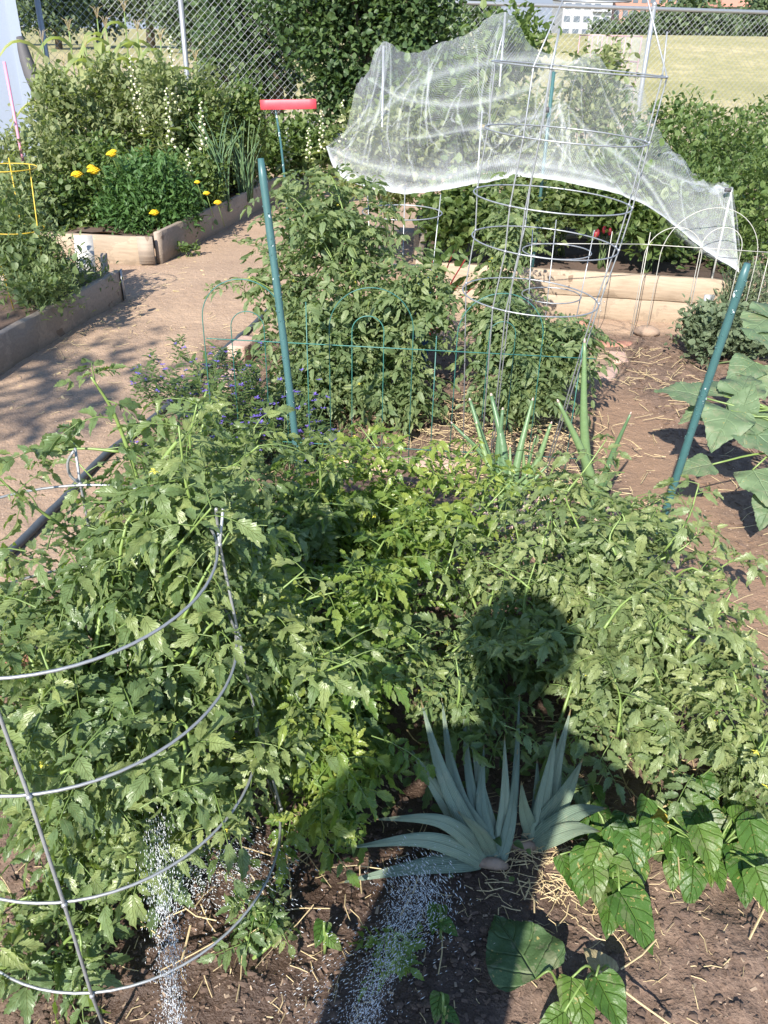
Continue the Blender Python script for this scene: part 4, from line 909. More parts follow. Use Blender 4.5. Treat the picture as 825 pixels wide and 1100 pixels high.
# big green stakes
for (bx, by), (tx, ty, td), r, lb in [((331, 575), (280, 170, 2.72), .0125, 'leaning green coated stake on the left of the plot'), ((697, 600), (803, 283, 2.35), .0125, 'leaning green coated stake with chipped coating on the right')]:
    p = G(bx, by); q = A(tx, ty, td); b = MB(); P = cat_rom([p - [0, 0, .08], (p + q) / 2, q], 24); rr = np.full(24, r); rr[::1] = r * (1 + .05 * np.sin(np.arange(24) * 2.1)); rr[-1] = r * .75; b.tube(P, rr, 12)
    for k in range(90): f = U(.05, .98); i = int(f * 22); a = U(0, 6.28); b.ball(P[i] + (P[i + 1] - P[i]) * U(0, 1) + np.array([math.cos(a), math.sin(a), 0]) * r, .0028, 5, 3)
    tag(b.build('garden_stake', M['stake'], loc=tuple(p)), lb, 'stake', 'garden stakes')

# hose, bricks, rock
def hose():
    P = cat_rom([G(x, y, .02) for x, y in [(-90, 690), (0, 606), (60, 545), (110, 492), (150, 460), (200, 415), (240, 378), (275, 345), (305, 318), (330, 300)]], 90)
    P[:, 2] = gh(P[:, 0], P[:, 1]) + .017; b = MB(); b.tube(P, .0155, 10); o = b.build('garden_hose', M['hose'], loc=tuple(P[0])); tag(o, 'dark grey garden hose lying across the dirt path', 'hose')
hose()
def brick(name, lb, px, py, dims, yaw, mat, grp='bricks edging the plot', z=0, tilt=0, cat='brick'):
    p = G(px, py); p[2] = gh(p[0], p[1]) + dims[2] / 2 + z; b = MB(); c, s_ = math.cos(yaw), math.sin(yaw)
    T = np.array([c, s_, 0]); b.beam(p - T * dims[0] / 2 - [0, 0, dims[2] / 2], p + T * dims[0] / 2 + [0, 0, tilt - dims[2] / 2], dims[1], dims[2], .005, 10, .0015); tag(b.build(name, M[mat], loc=tuple(p)), lb, cat, grp)
brick('brick', 'pale pink brick standing by the green hoop fence', 250, 420, (.2, .1, .10), 1.35, 'brickpale')
brick('brick', 'pale brick end behind the standing pink brick', 262, 384, (.2, .1, .10), 1.3, 'brickpale')
brick('brick', 'red brick corner at the left edge of the photo', -2, 738, (.2, .1, .07), .5, 'brick', z=.06)
brick('brick', 'flat red brick on the right path near the bed', 663, 368, (.19, .09, .05), .05, 'brick', z=-.03)
brick('brick', 'second flat reddish brick in front of the first', 665, 384, (.18, .09, .05), 1.5, 'brickpale', z=-.038)
brick('brick', 'flat pinkish brick sunk in the right path', 652, 402, (.2, .1, .05), 1.2, 'brickpale', z=-.042)
brick('brick', 'small red brick end beside the caged tomato', 628, 355, (.09, .06, .06), .4, 'brick')
brick('paving_slab', 'long pinkish paver half hidden behind the foliage', 450, 500, (.42, .11, .05), .12, 'brickpale', z=-.02, cat='paver')
brick('paving_slab', 'short paver beside the purple flowers', 345, 492, (.3, .11, .05), -.1, 'brickpale', z=-.02, cat='paver')
p = G(695, 356, .02); b = MB(); b.ball(p, .075, 12, 8, sc=(1.1, .7, .5), jit=.09); tag(b.build('rock', M['rock'], loc=tuple(p)), 'rounded brown rock at the foot of the raised bed', 'rock')
b = MB(); p = A(455, 305, 4.25); b.tube([(p[0], 4.25, 0), (p[0], 4.25, p[2] - .05), (p[0] + .01, 4.25, p[2] + .04)], [.04, .045, .03], 12); tag(b.build('blue_bottle', M['blue'], loc=(p[0], 4.25, 0)), 'blue plastic bottle at the right side of the tall tomato', 'bottle')
# ------------------------------------------------------------------ middle tomatoes
def V_(px, py, y, rx, ry, rz, w=1.0): return (A(px, py, y), (rx, ry, rz), w)
tomato('tall dense tomato plant in the middle of the plot', (-.1, 3.95), [V_(362, 250, 4.2, .38, .3, .34, 1), V_(365, 372, 3.85, .40, .34, .32, 1.4), V_(450, 330, 3.8, .2, .25, .3, .5), V_(330, 425, 3.6, .25, .2, .16, .4), V_(430, 425, 3.5, .2, .18, .14, .4)], 44, .045, .13, .05, 'tom_far', False, 'tomato plants in the plot', flowers=24, name='tomato_plant', sr=.005, fill=1300)
tomato('loose left side tomato with shoots over the path', (-.45, 4.3), [V_(322, 240, 4.4, .25, .25, .34, 1), V_(300, 300, 4.3, .22, .2, .25, .8)], 14, .055, .14, .052, 'tom_far', False, 'tomato plants in the plot', flowers=10, fill=90,
       shoots=[([np.array([-.45, 4.2, .35]), A(270, 300, 4.2), A(232, 310, 4.15)], .003), ([np.array([-.45, 4.3, .5]), A(290, 270, 4.4), A(262, 262, 4.4)], .003)])
tomato('bushy tomato plant growing inside the tall wire cage', (.62, 3.5), [V_(572, 385, 3.6, .3, .24, .17, 1), V_(545, 345, 3.7, .15, .18, .15, .5), V_(600, 365, 3.7, .18, .2, .13, .5), V_(560, 425, 3.4, .24, .15, .12, .5)], 18, .05, .12, .045, 'tom_far', False, 'tomato plants in the plot', flowers=8, fill=800)
tomato('tomato plant behind the cage reaching the bed board', (.55, 4.5), [V_(545, 250, 4.6, .12, .16, .32, 1), V_(545, 305, 4.5, .13, .16, .18, .8)], 8, .05, .12, .045, 'tom_far', False, 'tomato plants in the plot', flowers=10, fill=190)
# chard
t = thing('chard_plant', 'red stemmed chard with dark leaves beside the tall tomato', 'chard', (.15, 4.6, 0)); st = MB(); lv = Leaves()
for px, py in [(488, 268), (470, 295), (502, 275), (480, 310), (497, 300), (512, 305), (465, 275)]:
    q = A(px, py, 4.5); P = cat_rom([(.22, 4.6, 0), ((.22 + q[0]) / 2, 4.58, q[2] * .6), q], 8); st.tube(P, np.linspace(.006, .003, 8), 6)
    lv.add(rs.randint(3), P[-2], nrm(P[-1] - P[-3] + [0, 0, .02]), .13, tint=U(0, .5), wid=.8)
lm = MB(); lv.into(lm, BEAN); lm.build('leaves', M['bush'], t); st.build('stem', M['chard'], t)

# straw and litter (uncountable)
def straw(name, lab, n, f, mat, L=(.03, .13), w=.0015, kind='stuff', h=(.005, .03)):
    b = MB()
    for _ in range(n):
        x, y = f(); l_ = U(*L); a = U(0, 6.28); z = gh(x, y) + U(*h); k = U(-.25, .25)
        d = np.array([math.cos(a), math.sin(a), k]); s_ = np.array([-math.sin(a), math.cos(a), 0]) * w * U(.5, 1.4); u = np.array([0, 0, w])
        P0 = np.array([x, y, z]) - d * l_ / 2; P1 = np.array([x, y, z]) + rs.normal(size=3) * .004; P2 = np.array([x, y, z]) + d * l_ / 2; V = []
        for p in (P0, P1, P2): V += [p - s_, p + s_, p + u]
        b.add(V, [[0, 1, 4, 3], [1, 2, 5, 4], [2, 0, 3, 5], [3, 4, 7, 6], [4, 5, 8, 7], [5, 3, 6, 8]], tint=U(0, 1))
    return tag(b.build(name, M[mat], smooth=False), lab, None, None, kind)
def gz(cx, cy, sx, sy): return lambda: (rs.normal(cx, sx), rs.normal(cy, sy))
straw('straw', None, 900, gz(.55, 3.35, .22, .28), 'straw', h=(.005, .09))
straw('straw', None, 120, gz(.6, 2.45, .28, .22), 'straw', h=(.005, .07))
straw('straw', None, 240, gz(.75, 1.7, .16, .35), 'straw', h=(.005, .05))
straw('straw', None, 160, gz(0.1, 2.2, .5, .5), 'straw', h=(.005, .04))
straw('straw', None, 120, gz(1.45, 4.35, .14, .3), 'straw', h=(.004, .03))
straw('straw', None, 60, gz(1.5, 3.2, .3, .5), 'straw', h=(.003, .012))
straw('straw', None, 150, gz(-1.0, 4.3, .3, .5), 'straw', h=(.003, .01), L=(.02, .07))
straw('straw', None, 130, gz(-1.75, 4.9, .12, .7), 'straw', h=(.003, .01), L=(.02, .08))
straw('straw', None, 650, lambda: (U(-1.0, 1.0), U(.72, 1.5)), 'straw', L=(.008, .045), w=.0009, h=(.002, .012))
straw('straw', None, 300, gz(.42, 1.18, .08, .07), 'straw', L=(.015, .06), w=.0011, h=(.002, .03))
straw('straw', None, 130, gz(-.42, 1.15, .2, .14), 'straw', L=(.03, .13), w=.0014, h=(.004, .06))
def scatter(name, n, f, mat, s0, s1, flat=.55, ball=True, kind='stuff'):
    b = MB()
    for _ in range(n):
        x, y = f(); s_ = s0 * (s1 / s0) ** (U(0, 1) ** 2.2); z = gh(x, y) + s_ * flat * .25
        if ball: b.ball((x, y, z), s_, 6, 4, sc=(1, U(.6, 1), flat), jit=.22, tint=U(0, 1))
        else:
            a = U(0, 6.28); b.box((x, y, z + .001), (s_ * U(1.4, 3), s_ * U(.6, 1.1), s_ * .3), X=(math.cos(a), math.sin(a), U(-.4, .4)), Y=(-math.sin(a), math.cos(a), U(-.4, .4)), tint=U(0, 1), jit=s_ * .15)
    return tag(b.build(name, M[mat], smooth=False), None, None, None, kind)
nearf = lambda: (U(-1.0, 1.05), .66 + 1.5 * U(0, 1) ** 1.6)
scatter('soil_clods', 9000, nearf, 'clod', .002, .012)
scatter('bark_mulch', 6500, nearf, 'chip', .002, .008, ball=False)
scatter('pale_wood_chips', 4200, nearf, 'chip2', .0012, .006, ball=False)
scatter('soil_clods', 3500, lambda: (U(-.95, .95), U(2.0, 4.6)), 'clod', .004, .016)
scatter('bark_mulch', 2500, lambda: (U(1.3, 2.1), U(2.2, 5.0)), 'chip', .004, .02, ball=False)
scatter('path_grit', 4200, lambda: (U(-2.1, -.9), U(2.2, 8)), 'pebble', .0015, .007)
scatter('path_grit', 2200, lambda: (U(.8, 1.6), U(1.0, 5)), 'pebble', .0012, .005)
scatter('fallen_leaves', 70, lambda: (U(-1.9, -1.0), U(2.8, 6.8)), 'straw', .006, .016, .2, False)

# ------------------------------------------------------------------ right plot
def spray_leaf(plant, P, T, tmpl, size, mat): pass
def sunflower():
    # seedlings with big heart shaped leaves on long petioles
    for (bx, by), leaves, lb in [((1.62, 2.72), [(733, 418, 2.95, .17, (-1, .5, .25)), (755, 440, 2.9, .15, (-.7, -.2, .1)), (775, 412, 3.0, .16, (.1, .9, .35)), (779, 452, 2.75, .19, (-.5, -.8, -.1)), (800, 410, 2.95, .17, (.5, .8, .45)), (812, 445, 2.8, .19, (.9, -.1, .2)), (822, 470, 2.7, .2, (.6, -.8, -.1)), (748, 500, 2.62, .13, (-1, -.1, -.05)), (820, 520, 2.55, .17, (.2, -1, -.25)), (826, 545, 2.5, .13, (-.6, -.8, -.2)), (800, 430, 2.85, .12, (.1, .2, .9))], 'broad leaved sunflower plant nearest the right edge'),
                                 ((1.95, 3.3), [(818, 345, 3.3, .2, (-.6, -.6, .0)), (825, 362, 3.2, .19, (.4, -.8, -.1)), (835, 330, 3.4, .2, (.3, .5, .2)), (800, 395, 3.2, .16, (-.7, -.5, -.1)), (815, 405, 3.15, .15, (0, -1, -.1))], 'second sunflower plant behind it at the right edge')]:
        t = thing('sunflower_plant', lb, 'sunflower', (bx, by, 0), 'young sunflower plants'); top = np.array([bx - .1, by + .02, .42]); st = MB(); S_ = cat_rom([(bx, by, -.02), (bx - .05, by + .01, .2), top], 10); st.tube(S_, np.linspace(.012, .008, 10), 8)
        for px, py, y, sz, d in leaves:
            q = A(px, py, y); d = nrm(d); base = q - d * sz * .45; j = S_[rs.randint(5, 10)]; P = cat_rom([j, (j + base) / 2 + [0, 0, .03], base], 8); st.tube(P, np.linspace(.005, .003, 8), 6)
            lv = Leaves(); lv.add(rs.randint(3), base, d, sz, nrm([U(-.3, .3), -.25 + U(-.2, .2), 1]), 0, U(.2, .9), 1.0); lm = MB(); lv.into(lm, HEART); lm.build('leaf', M['sunfl'], t)
        st.build('stem', M['stem'], t)
sunflower()
c = G(765, 392); bush('sage_bush', 'low grey green sage like bush by the bed corner', 'herb', (c[0], c[1]), [(c + [0, .05, .16], (.24, .24, .17), 1), (c + [.25, .1, .14], (.2, .2, .15), .6)], 3600, .034, LAN + OV[:1], 'sage', None, 10, .4, .5, .7, 1.8, clump=.03)
c = G(790, 352); bush('herb_plant', 'silvery upright herb against the raised bed end', 'herb', (c[0], c[1]), [(c + [0, 0, .2], (.16, .15, .2), 1)], 1500, .04, LAN, 'sage', None, 8, .3, .7, 1.2, 1.0, clump=.03)

# ------------------------------------------------------------------ purple flowers, salvia spikes
def purple(name, lb, cx, cy, rx, ry, h, n, spikes=False):
    t = thing(name, lb, 'flower', (cx, cy, 0), 'purple flowering plants'); st = MB(); fl = MB(); lv = Leaves()
    for _ in range(n):
        x, y = cx + U(-rx, rx) * .5, cy + U(-ry, ry) * .5; tx, ty = cx + U(-rx, rx), cy + U(-ry, ry); hh = h * U(.6, 1.1)
        P = cat_rom([(x, y, 0), ((x + tx) / 2, (y + ty) / 2, hh * .55), (tx, ty, hh)], 8); st.tube(P, np.linspace(.0028, .0012, 8), 4)
        for k in range(12):
            q = P[rs.randint(2, 8)] + rs.normal(size=3) * .006; a = U(0, 6.28)
            lv.add(rs.randint(3), q, nrm([math.cos(a), math.sin(a), .5]), U(.03, .06), tint=U(0, .8), wid=1.3)
        if spikes:
            for k in range(24):
                q = P[-1] - np.array([0, 0, .11]) * k / 24; a = k * 2.4; lv.add(rs.randint(3), q + [math.cos(a) * .004, math.sin(a) * .004, 0], nrm([math.cos(a), math.sin(a), .6]), .022, tint=U(.2, .8), wid=2.2)
        for k in range(2):
            q = P[-1 - rs.randint(0, 3)] + rs.normal(size=3) * .012
            for i in range(5):
                a = i * 1.257 + U(-.3, .3); d = np.array([math.cos(a), math.sin(a), U(-.1, .5)]) * .0145; x_ = np.array([-math.sin(a), math.cos(a), 0]) * .004; fl.add([q, q + d * .6 + x_, q + d, q + d * .6 - x_], [[0, 1, 2, 3]])
            fl.build('flower', M['flowerP'], t); fl = MB()
    lm = MB(); lv.into(lm, LAN); lm.build('foliage', M['bush'], t); st.build('stem', M['stemdark'], t)
p = G(280, 500); purple('lobelia_plant', 'dark leaved plant dotted with small purple flowers', p[0], p[1] - .02, .32, .3, .32, 48)
p = G(335, 500); purple('lobelia_plant', 'smaller purple flowered plant beside the green stake', p[0], p[1], .12, .12, .18, 22)
p = G(225, 480); purple('salvia_plant', 'plant with upright green seed spikes and few purple flowers', p[0], p[1], .26, .25, .42, 48, True)
p = G(160, 520); purple('salvia_plant', 'lone drooping purple spike near the hose', p[0], p[1], .06, .05, .26, 5, True)

# ------------------------------------------------------------------ onions
def onions():
    for (bx, by, y0), tips, lb in [((545, 560, 2.66), [((505, 430), 2.9, .016), ((528, 425), 2.85, .018), ((521, 548), 2.7, .005), ((560, 470), 2.75, .008), ((575, 470), 2.7, .007), ((548, 480), 2.75, .009), ((500, 468), 2.8, .007), ((588, 500), 2.7, .01), ((540, 440), 2.8, .015), ((592, 455), 2.72, .014), ((512, 455), 2.82, .013), ((572, 430), 2.8, .014), ((486, 455), 2.85, .012), ((535, 500), 2.7, .01), ((512, 500), 2.72, .008), ((566, 510), 2.66, .01)], 'left clump of onion leaves with dry stalks'),
                                   ((640, 560, 2.62), [((628, 368), 2.75, .016), ((600, 432), 2.65, .016), ((677, 445), 2.62, .011), ((690, 567), 2.5, .009), ((655, 500), 2.6, .008), ((620, 480), 2.7, .007)], 'right clump of tall thick onion leaves')]:
        p = G(bx, by); t = thing('onion_plant', lb, 'onion', p, 'onion clumps')
        for (tx, ty), td, r in tips:
            q = A(tx, ty, td); b0 = p + [U(-.04, .04), U(-.03, .03), 0]; m_ = (b0 + q) / 2 + np.array([U(-.03, .03), U(-.02, .02), .03]); P = cat_rom([b0, m_, q], 16); b = MB()
            rr = r * np.concatenate([np.linspace(.9, 1.25, 5), np.linspace(1.2, .35, 11)]); b.tube(P, rr, 9, tint=U(0, 1)); b.build('leaf', M['onion'], t)
            b = MB(); b.tube([P[-1], P[-1] + (P[-1] - P[-2]) * .35], [rr[-1], rr[-1] * .35], 7); b.build('leaf_tip', M['root'], t)
        b = MB()
        for k in range(5): c = p + [U(-.06, .06), U(-.05, .05), .015]; b.ball(c, .02, 9, 6, sc=(1, 1, 1.1)); b.tube([c, c + [U(-.05, .05), U(-.03, .03), .09]], [.009, .005], 6); b.build('bulb', M['root'], t); b = MB()
    # flopped leaves lying over the mulch
    for P, r, lb in [([(500, 588, 0.06), (580, 580, .09), (650, 568, .1), (692, 566, .1)], .011, 'long blue green onion leaf lying flat'), ([(560, 590, .05), (600, 560, .12), (640, 545, .15)], .009, 'bent onion leaf resting above the mulch'), ([(520, 575, .06), (570, 548, .14), (620, 520, .2)], .008, 'flopped onion leaf left of the tall clump'), ([(450, 575, .05), (480, 566, .1), (510, 560, .12)], .007, 'short onion leaf lying left of the clump')]:
        Q = cat_rom([G(*p) for p in P], 14); b = MB(); b.tube(Q, r * np.linspace(.7, 1, 14) * np.linspace(1, .45, 14), 9); tag(b.build('fallen_onion_leaf', M['onion'], loc=tuple(Q[0])), lb, 'leaf', 'fallen onion leaves')
    b = MB()
    for k in range(70):
        p = G(U(515, 590), U(535, 580)); a = U(0, 6.28); L_ = U(.05, .14); b.tube(cat_rom([p + [0, 0, .02], p + [math.cos(a) * L_ / 2, math.sin(a) * L_ / 2, .04 + U(0, .03)], p + [math.cos(a) * L_, math.sin(a) * L_, .015]], 5), [.004, .004, .003, .003, .001], 5, tint=U(0, 1))
    tag(b.build('dry_onion_skins', M['root']), None, None, None, 'stuff')
onions()

# ------------------------------------------------------------------ foreground tomatoes
GT = 'tomato plants in the foreground'
s1 = [G(150, 560, .62) * [1, 1, 1]]
shA = [([A(150, 600, 1.45), A(152, 535, 1.5), A(125, 450, 1.52), A(98, 405, 1.5)], .0065, .55), ([A(150, 535, 1.5), A(178, 490, 1.5), A(210, 450, 1.52), A(222, 420, 1.55)], .0068, .5),
       ([A(128, 485, 1.5), A(85, 482, 1.5), A(40, 490, 1.5)], .0035, .2), ([A(50, 760, 1.1), A(36, 715, 1.15), A(20, 672, 1.2)], .006, .5)]
tomato('nearest tomato plant growing through the wire cage at left', (-.55, 1.15), [((-.54, 1.12, .55), (.30, .25, .19), 1.4), ((-.54, 1.1, .32), (.30, .26, .22), 1.0), ((-.48, 1.3, .68), (.26, .18, .17), 1.0), ((-.40, 1.38, .76), (.17, .13, .13), .6), ((-.22, 1.25, .42), (.12, .18, .2), .5)], 40, .046, .135, .05, 'tom', True, GT, shA, 14, name='tomato_plant', fill=260)
tomato('yellow green leafy shoots behind the wire cage', (-.45, 1.75), [((-.46, 1.7, .46), (.2, .22, .22), 1), ((-.3, 1.95, .44), (.24, .22, .22), 1), ((-.55, 2.1, .4), (.16, .2, .2), .8)], 28, .05, .13, .05, 'tom', True, GT, [([A(235, 560, 1.9), A(215, 480, 1.95), A(228, 430, 2.0)], .0068, .5)], 10, fill=80)
tomato('dark drooping tomato shoot at the left edge over the hose', (-1.0, 1.75), [((-1.02, 1.7, .42), (.1, .1, .1), 1)], 3, .05, .15, .055, 'tom', True, GT, (), 2)
tomato('bright wet tomato plant left of the iris', (-.15, 1.5), [((-.15, 1.5, .3), (.28, .3, .26), 1.2), ((-.12, 1.3, .25), (.22, .2, .22), .8), ((0.0, 1.75, .32), (.25, .25, .2), .6), ((-.2, 1.2, .14), (.22, .1, .1), .4), ((-.28, 1.5, .42), (.18, .2, .16), .7)], 34, .046, .13, .049, 'tom_wet', True, GT, [([G(385, 790, .1), A(380, 700, 1.75), A(382, 615, 1.85)], .0078, .55), ([G(330, 760, .2), A(270, 690, 1.5), A(262, 610, 1.6)], .004, .3)], 16, fill=100)
tomato('bright tomato plant behind the wet one with long bare shoots', (-.1, 2.2), [((-.15, 2.15, .32), (.32, .28, .22), 1.2), ((.14, 2.15, .27), (.26, .24, .18), .8)], 30, .048, .125, .047, 'tom_wet', True, GT, [([A(430, 590, 2.3), A(470, 530, 2.35), A(500, 490, 2.4), A(515, 475, 2.45)], .0068, .5), ([A(345, 560, 2.35), A(375, 500, 2.4), A(400, 465, 2.45), A(425, 462, 2.5)], .0068, .5), ([A(275, 560, 2.2), A(258, 505, 2.3), A(255, 475, 2.3)], .0068, .5)], 12, fill=120)
tomato('pale wilting tomato plant sprawling on the right', (.62, 1.85), [((.62, 1.9, .36), (.28, .3, .24), 1.2), ((.48, 1.62, .32), (.2, .2, .2), .7), ((.75, 1.6, .28), (.2, .22, .2), .7), ((.6, 2.15, .24), (.28, .16, .13), .5), ((.62, 1.42, .18), (.26, .16, .13), .8)], 36, .046, .135, .051, 'tom_pale', True, GT,
       [([G(560, 830, .05), A(620, 765, 1.65), A(690, 730, 1.7), A(760, 720, 1.75), A(822, 740, 1.75)], .0075, .5), ([G(575, 850, .1), A(600, 780, 1.5), A(625, 700, 1.6), A(640, 640, 1.7)], .006, .3), ([A(680, 700, 1.8), A(740, 640, 1.95), A(790, 600, 2.05), A(822, 605, 2.05)], .004, .3), ([A(560, 620, 2.2), A(590, 545, 2.3), A(560, 520, 2.3), A(520, 520, 2.3)], .006, .55), ([A(680, 620, 2.2), A(665, 570, 2.3), A(650, 530, 2.35)], .006, .55)], 14, fill=160)
tomato('shaded low tomato growth between the bright and pale plants', (.3, 1.75), [((.28, 1.75, .22), (.22, .3, .18), 1), ((.2, 1.5, .2), (.15, .2, .16), .5)], 14, .06, .13, .045, 'tom', True, GT, [([A(500, 760, 1.5), A(470, 740, 1.45), A(445, 750, 1.4)], .004, .2)], 8, fill=70)
tomato('loose tomato shoots hanging over the right path', (.85, 1.4), [((.85, 1.42, .2), (.16, .2, .14), 1), ((.98, 1.6, .2), (.1, .14, .1), .4)], 9, .06, .12, .05, 'tom_pale', True, GT, (), 4)
tomato('low tomato seedling in the lower left corner', (-.62, .92), [((-.62, .92, .14), (.12, .1, .12), 1)], 7, .05, .12, .05, 'tom', True, GT, (), 0)
tomato('small tomato seedling on the wet soil below the cage', (-.22, .98), [((-.22, .98, .1), (.05, .05, .09), 1)], 4, .05, .08, .035, 'tom', True, GT, (), 0)
tomato('tiny seedling at the bottom centre', (.06, .93), [((.06, .93, .04), (.05, .03, .03), 1)], 3, .04, .06, .03, 'tom_wet', True, GT, (), 0)

# ------------------------------------------------------------------ iris
def blade(base, tip, w, bend, label=None, tilt=0.0, tint=None):
    base = np.array(base, float); tip = np.array(tip, float); m_ = (base + tip) / 2 + np.array(bend); P = cat_rom([base, base * .62 + m_ * .38 + (m_ - (base + tip) / 2) * .35, m_, tip], 26); n = len(P)
    T = np.gradient(P, axis=0); view = nrm(np.array([0, 0, 1.6]) - m_); V = []; L = []
    for i in range(n):
        s = i / (n - 1); t_ = nrm(T[i]); side = nrm(np.cross(t_, view + np.array([tilt, 0, 0]))); nn = np.cross(side, t_); ww = w * (.62 + .38 * math.sin(math.pi * min(1, s * 1.05) ** .8)) * (1 - s ** 5) * (1 - .35 * s ** 2) + .0006
        for c in (-1, -.5, 0, .5, 1): V.append(P[i] + side * ww * c + nn * (.12 * ww * (1 - abs(c)) + (.002 * math.sin(s * 9 + c * 3)))); L.append((s, c, 0))
        for c in (1, .5, 0, -.5, -1): V.append(P[i] + side * ww * c + nn * (-.0016 * (1 - abs(c)) + .12 * ww * (1 - abs(c)) - .0008)); L.append((s, c, 0))
    q = [[i * 10 + j, i * 10 + (j + 1) % 10, (i + 1) * 10 + (j + 1) % 10, (i + 1) * 10 + j] for i in range(n - 1) for j in range(10)]
    return V, q, L
def iris():
    B0 = G(530, 925, .01); B1 = G(564, 906, .01)
    fans = [('fan of blue green iris leaves with three blades flopped left', B0, [
        ((362, 949), 1.10, .021, (0, -.01, .03)), ((372, 911), 1.13, .021, (.0, 0, .055)), ((400, 880), 1.2, .019, (.01, 0, .07)), ((438, 800), 1.32, .021, (-.02, 0, .03)), ((452, 752), 1.36, .021, (-.03, 0, .03)), ((474, 748), 1.42, .018, (-.03, 0, .02)),
        ((497, 752), 1.45, .014, (-.02, 0, .02)), ((492, 872), 1.12, .016, (.0, -.01, .03)), ((520, 800), 1.35, .018, (-.02, 0, .01)), ((542, 790), 1.34, .016, (.01, 0, 0)), ((556, 805), 1.32, .015, (.01, 0, 0)), ((505, 780), 1.4, .016, (-.01, 0, .01)), ((558, 745), 1.45, .012, (.01, .0, 0)), ((484, 830), 1.3, .015, (-.02, 0, .02))]),
        ('second iris fan with two sunlit blades arching right', B1, [
        ((613, 762), 1.36, .020, (.01, 0, 0)), ((626, 815), 1.24, .022, (.02, 0, .02)), ((652, 868), 1.12, .020, (.02, 0, .05)), ((645, 893), 1.09, .018, (.02, 0, .035)), ((598, 785), 1.32, .018, (0, 0, .01)), ((560, 840), 1.22, .015, (-.01, 0, .01)), ((577, 815), 1.34, .014, (0, 0, 0)), ((604, 812), 1.33, .014, (0.01, 0, 0))])]
    for lb, b0, bl in fans:
        t = thing('iris_plant', lb, 'iris', b0, 'iris fans'); 
        for k, ((tx, ty), td, w, bend) in enumerate(bl):
            tip = A(tx, ty, td); tip[2] = max(tip[2], .04); w *= 1.0; w *= 1.15 if b0 is B1 else 1; V, q, L = blade(b0 + np.array([(k - len(bl) / 2) * .004 + (.02 if b0 is B1 else 0), U(-.012, .012), 0]), tip, w, bend); b = MB(); b.add(V, q, lv=L, tint=U(0, 1)); b.build('blade', M['iris'], t)
        b = MB(); b.tube(cat_rom([b0 - [.04, .0, .004], b0 + [.0, -.012, .008], b0 + [.03, -.01, -.005]], 8), [.008, .012, .013, .014, .014, .012, .01, .007], 9); b.build('rhizome', M['rock'], t)
iris()

# ------------------------------------------------------------------ beans and squash
def hz_(px, py, y):
    # leaf height: distance given relative to the soil point seen there
    y0 = G(px, py)[1]; return float(np.clip(.06 + (y0 - y) * 1.0 + .04 * math.sin(px * 1.7 + py), .04, .17))
def trifol(name, label, base, leaves, T, mat, cat, grp=None, stm='stem', lname='leaf'):
    t = thing(name, label, cat, base, grp); st = MB(); base = np.array(base, float)
    for px, py, y, sz, d, up, mt in leaves:
        q = G(px, py, hz_(px, py, y)); d = nrm(d); b0 = q - d * sz * .5; P = cat_rom([base + [0, 0, 0], (base + b0) / 2 + [0, 0, .04], b0], 8); st.tube(P, np.linspace(.0032, .002, 8), 6)
        lv = Leaves(); lv.add(rs.randint(len(T)), b0, d, sz * (.84 if T is BEAN else 1), nrm(np.array(up, float) + rs.uniform(-.25, .25, 3)), 0, U(.15, .85), .72 if T is BEAN else 1.0); lm = MB(); lv.into(lm, T); o = lm.build(lname, M[mt or mat], t)
        if T is BEAN and len(leaves) > 6 and not mt:
            for _ in range(2):
                q2 = q + np.array([U(-.05, .05), U(.01, .09), U(-.05, .02)]); d2 = nrm(d + rs.uniform(-.7, .7, 3) * [1, .6, .4]); b2 = q2 - d2 * sz * .4; st.tube(cat_rom([base, (base + b2) / 2 + [0, 0, .03], b2], 6), np.linspace(.0028, .0016, 6), 5)
                lv = Leaves(); lv.add(rs.randint(3), b2, d2, sz * U(.5, .75), nrm(np.array(up, float) + rs.uniform(-.5, .5, 3)), 0, U(0, .9), .72); lm = MB(); lv.into(lm, T); lm.build(lname, M[mat], t)
        if mt == 'yelleaf': o['label'] = 'yellowed bean leaf'
        if mt == 'dryleaf': o['label'] = 'pale withered bean leaf'
    st.build('stem', M[stm], t)
D = np.array
g1 = G(655, 925)
trifol('bean_plant', 'glossy bean plant with broad green leaves right of the iris', g1, [
    (648, 918, 1.22, .115, (-.1, -.9, -.45), (.1, -.5, 1), None), (682, 922, 1.22, .12, (.15, -.9, -.5), (-.1, -.4, 1), None), (655, 880, 1.32, .1, (.6, -.6, -.1), (0, -.3, 1), None), (628, 945, 1.16, .13, (-.3, -.8, -.4), (-.3, -.5, 1), None),
    (655, 985, 1.1, .12, (-.2, -.9, -.35), (.2, -.5, 1), None), (690, 995, 1.06, .15, (.5, -.9, -.3), (0, -.5, 1), None), (640, 955, 1.14, .09, (0, -.9, -.4), (0, -.6, 1), None), (716, 892, 1.28, .09, (.6, -.6, -.2), (0, -.6, 1), 'yelleaf'), (703, 890, 1.3, .09, (-.2, -.8, -.2), (0, -.6, 1), 'yelleaf')], BEAN, 'bean', 'bean plant', 'bean plants')
g2 = G(760, 935)
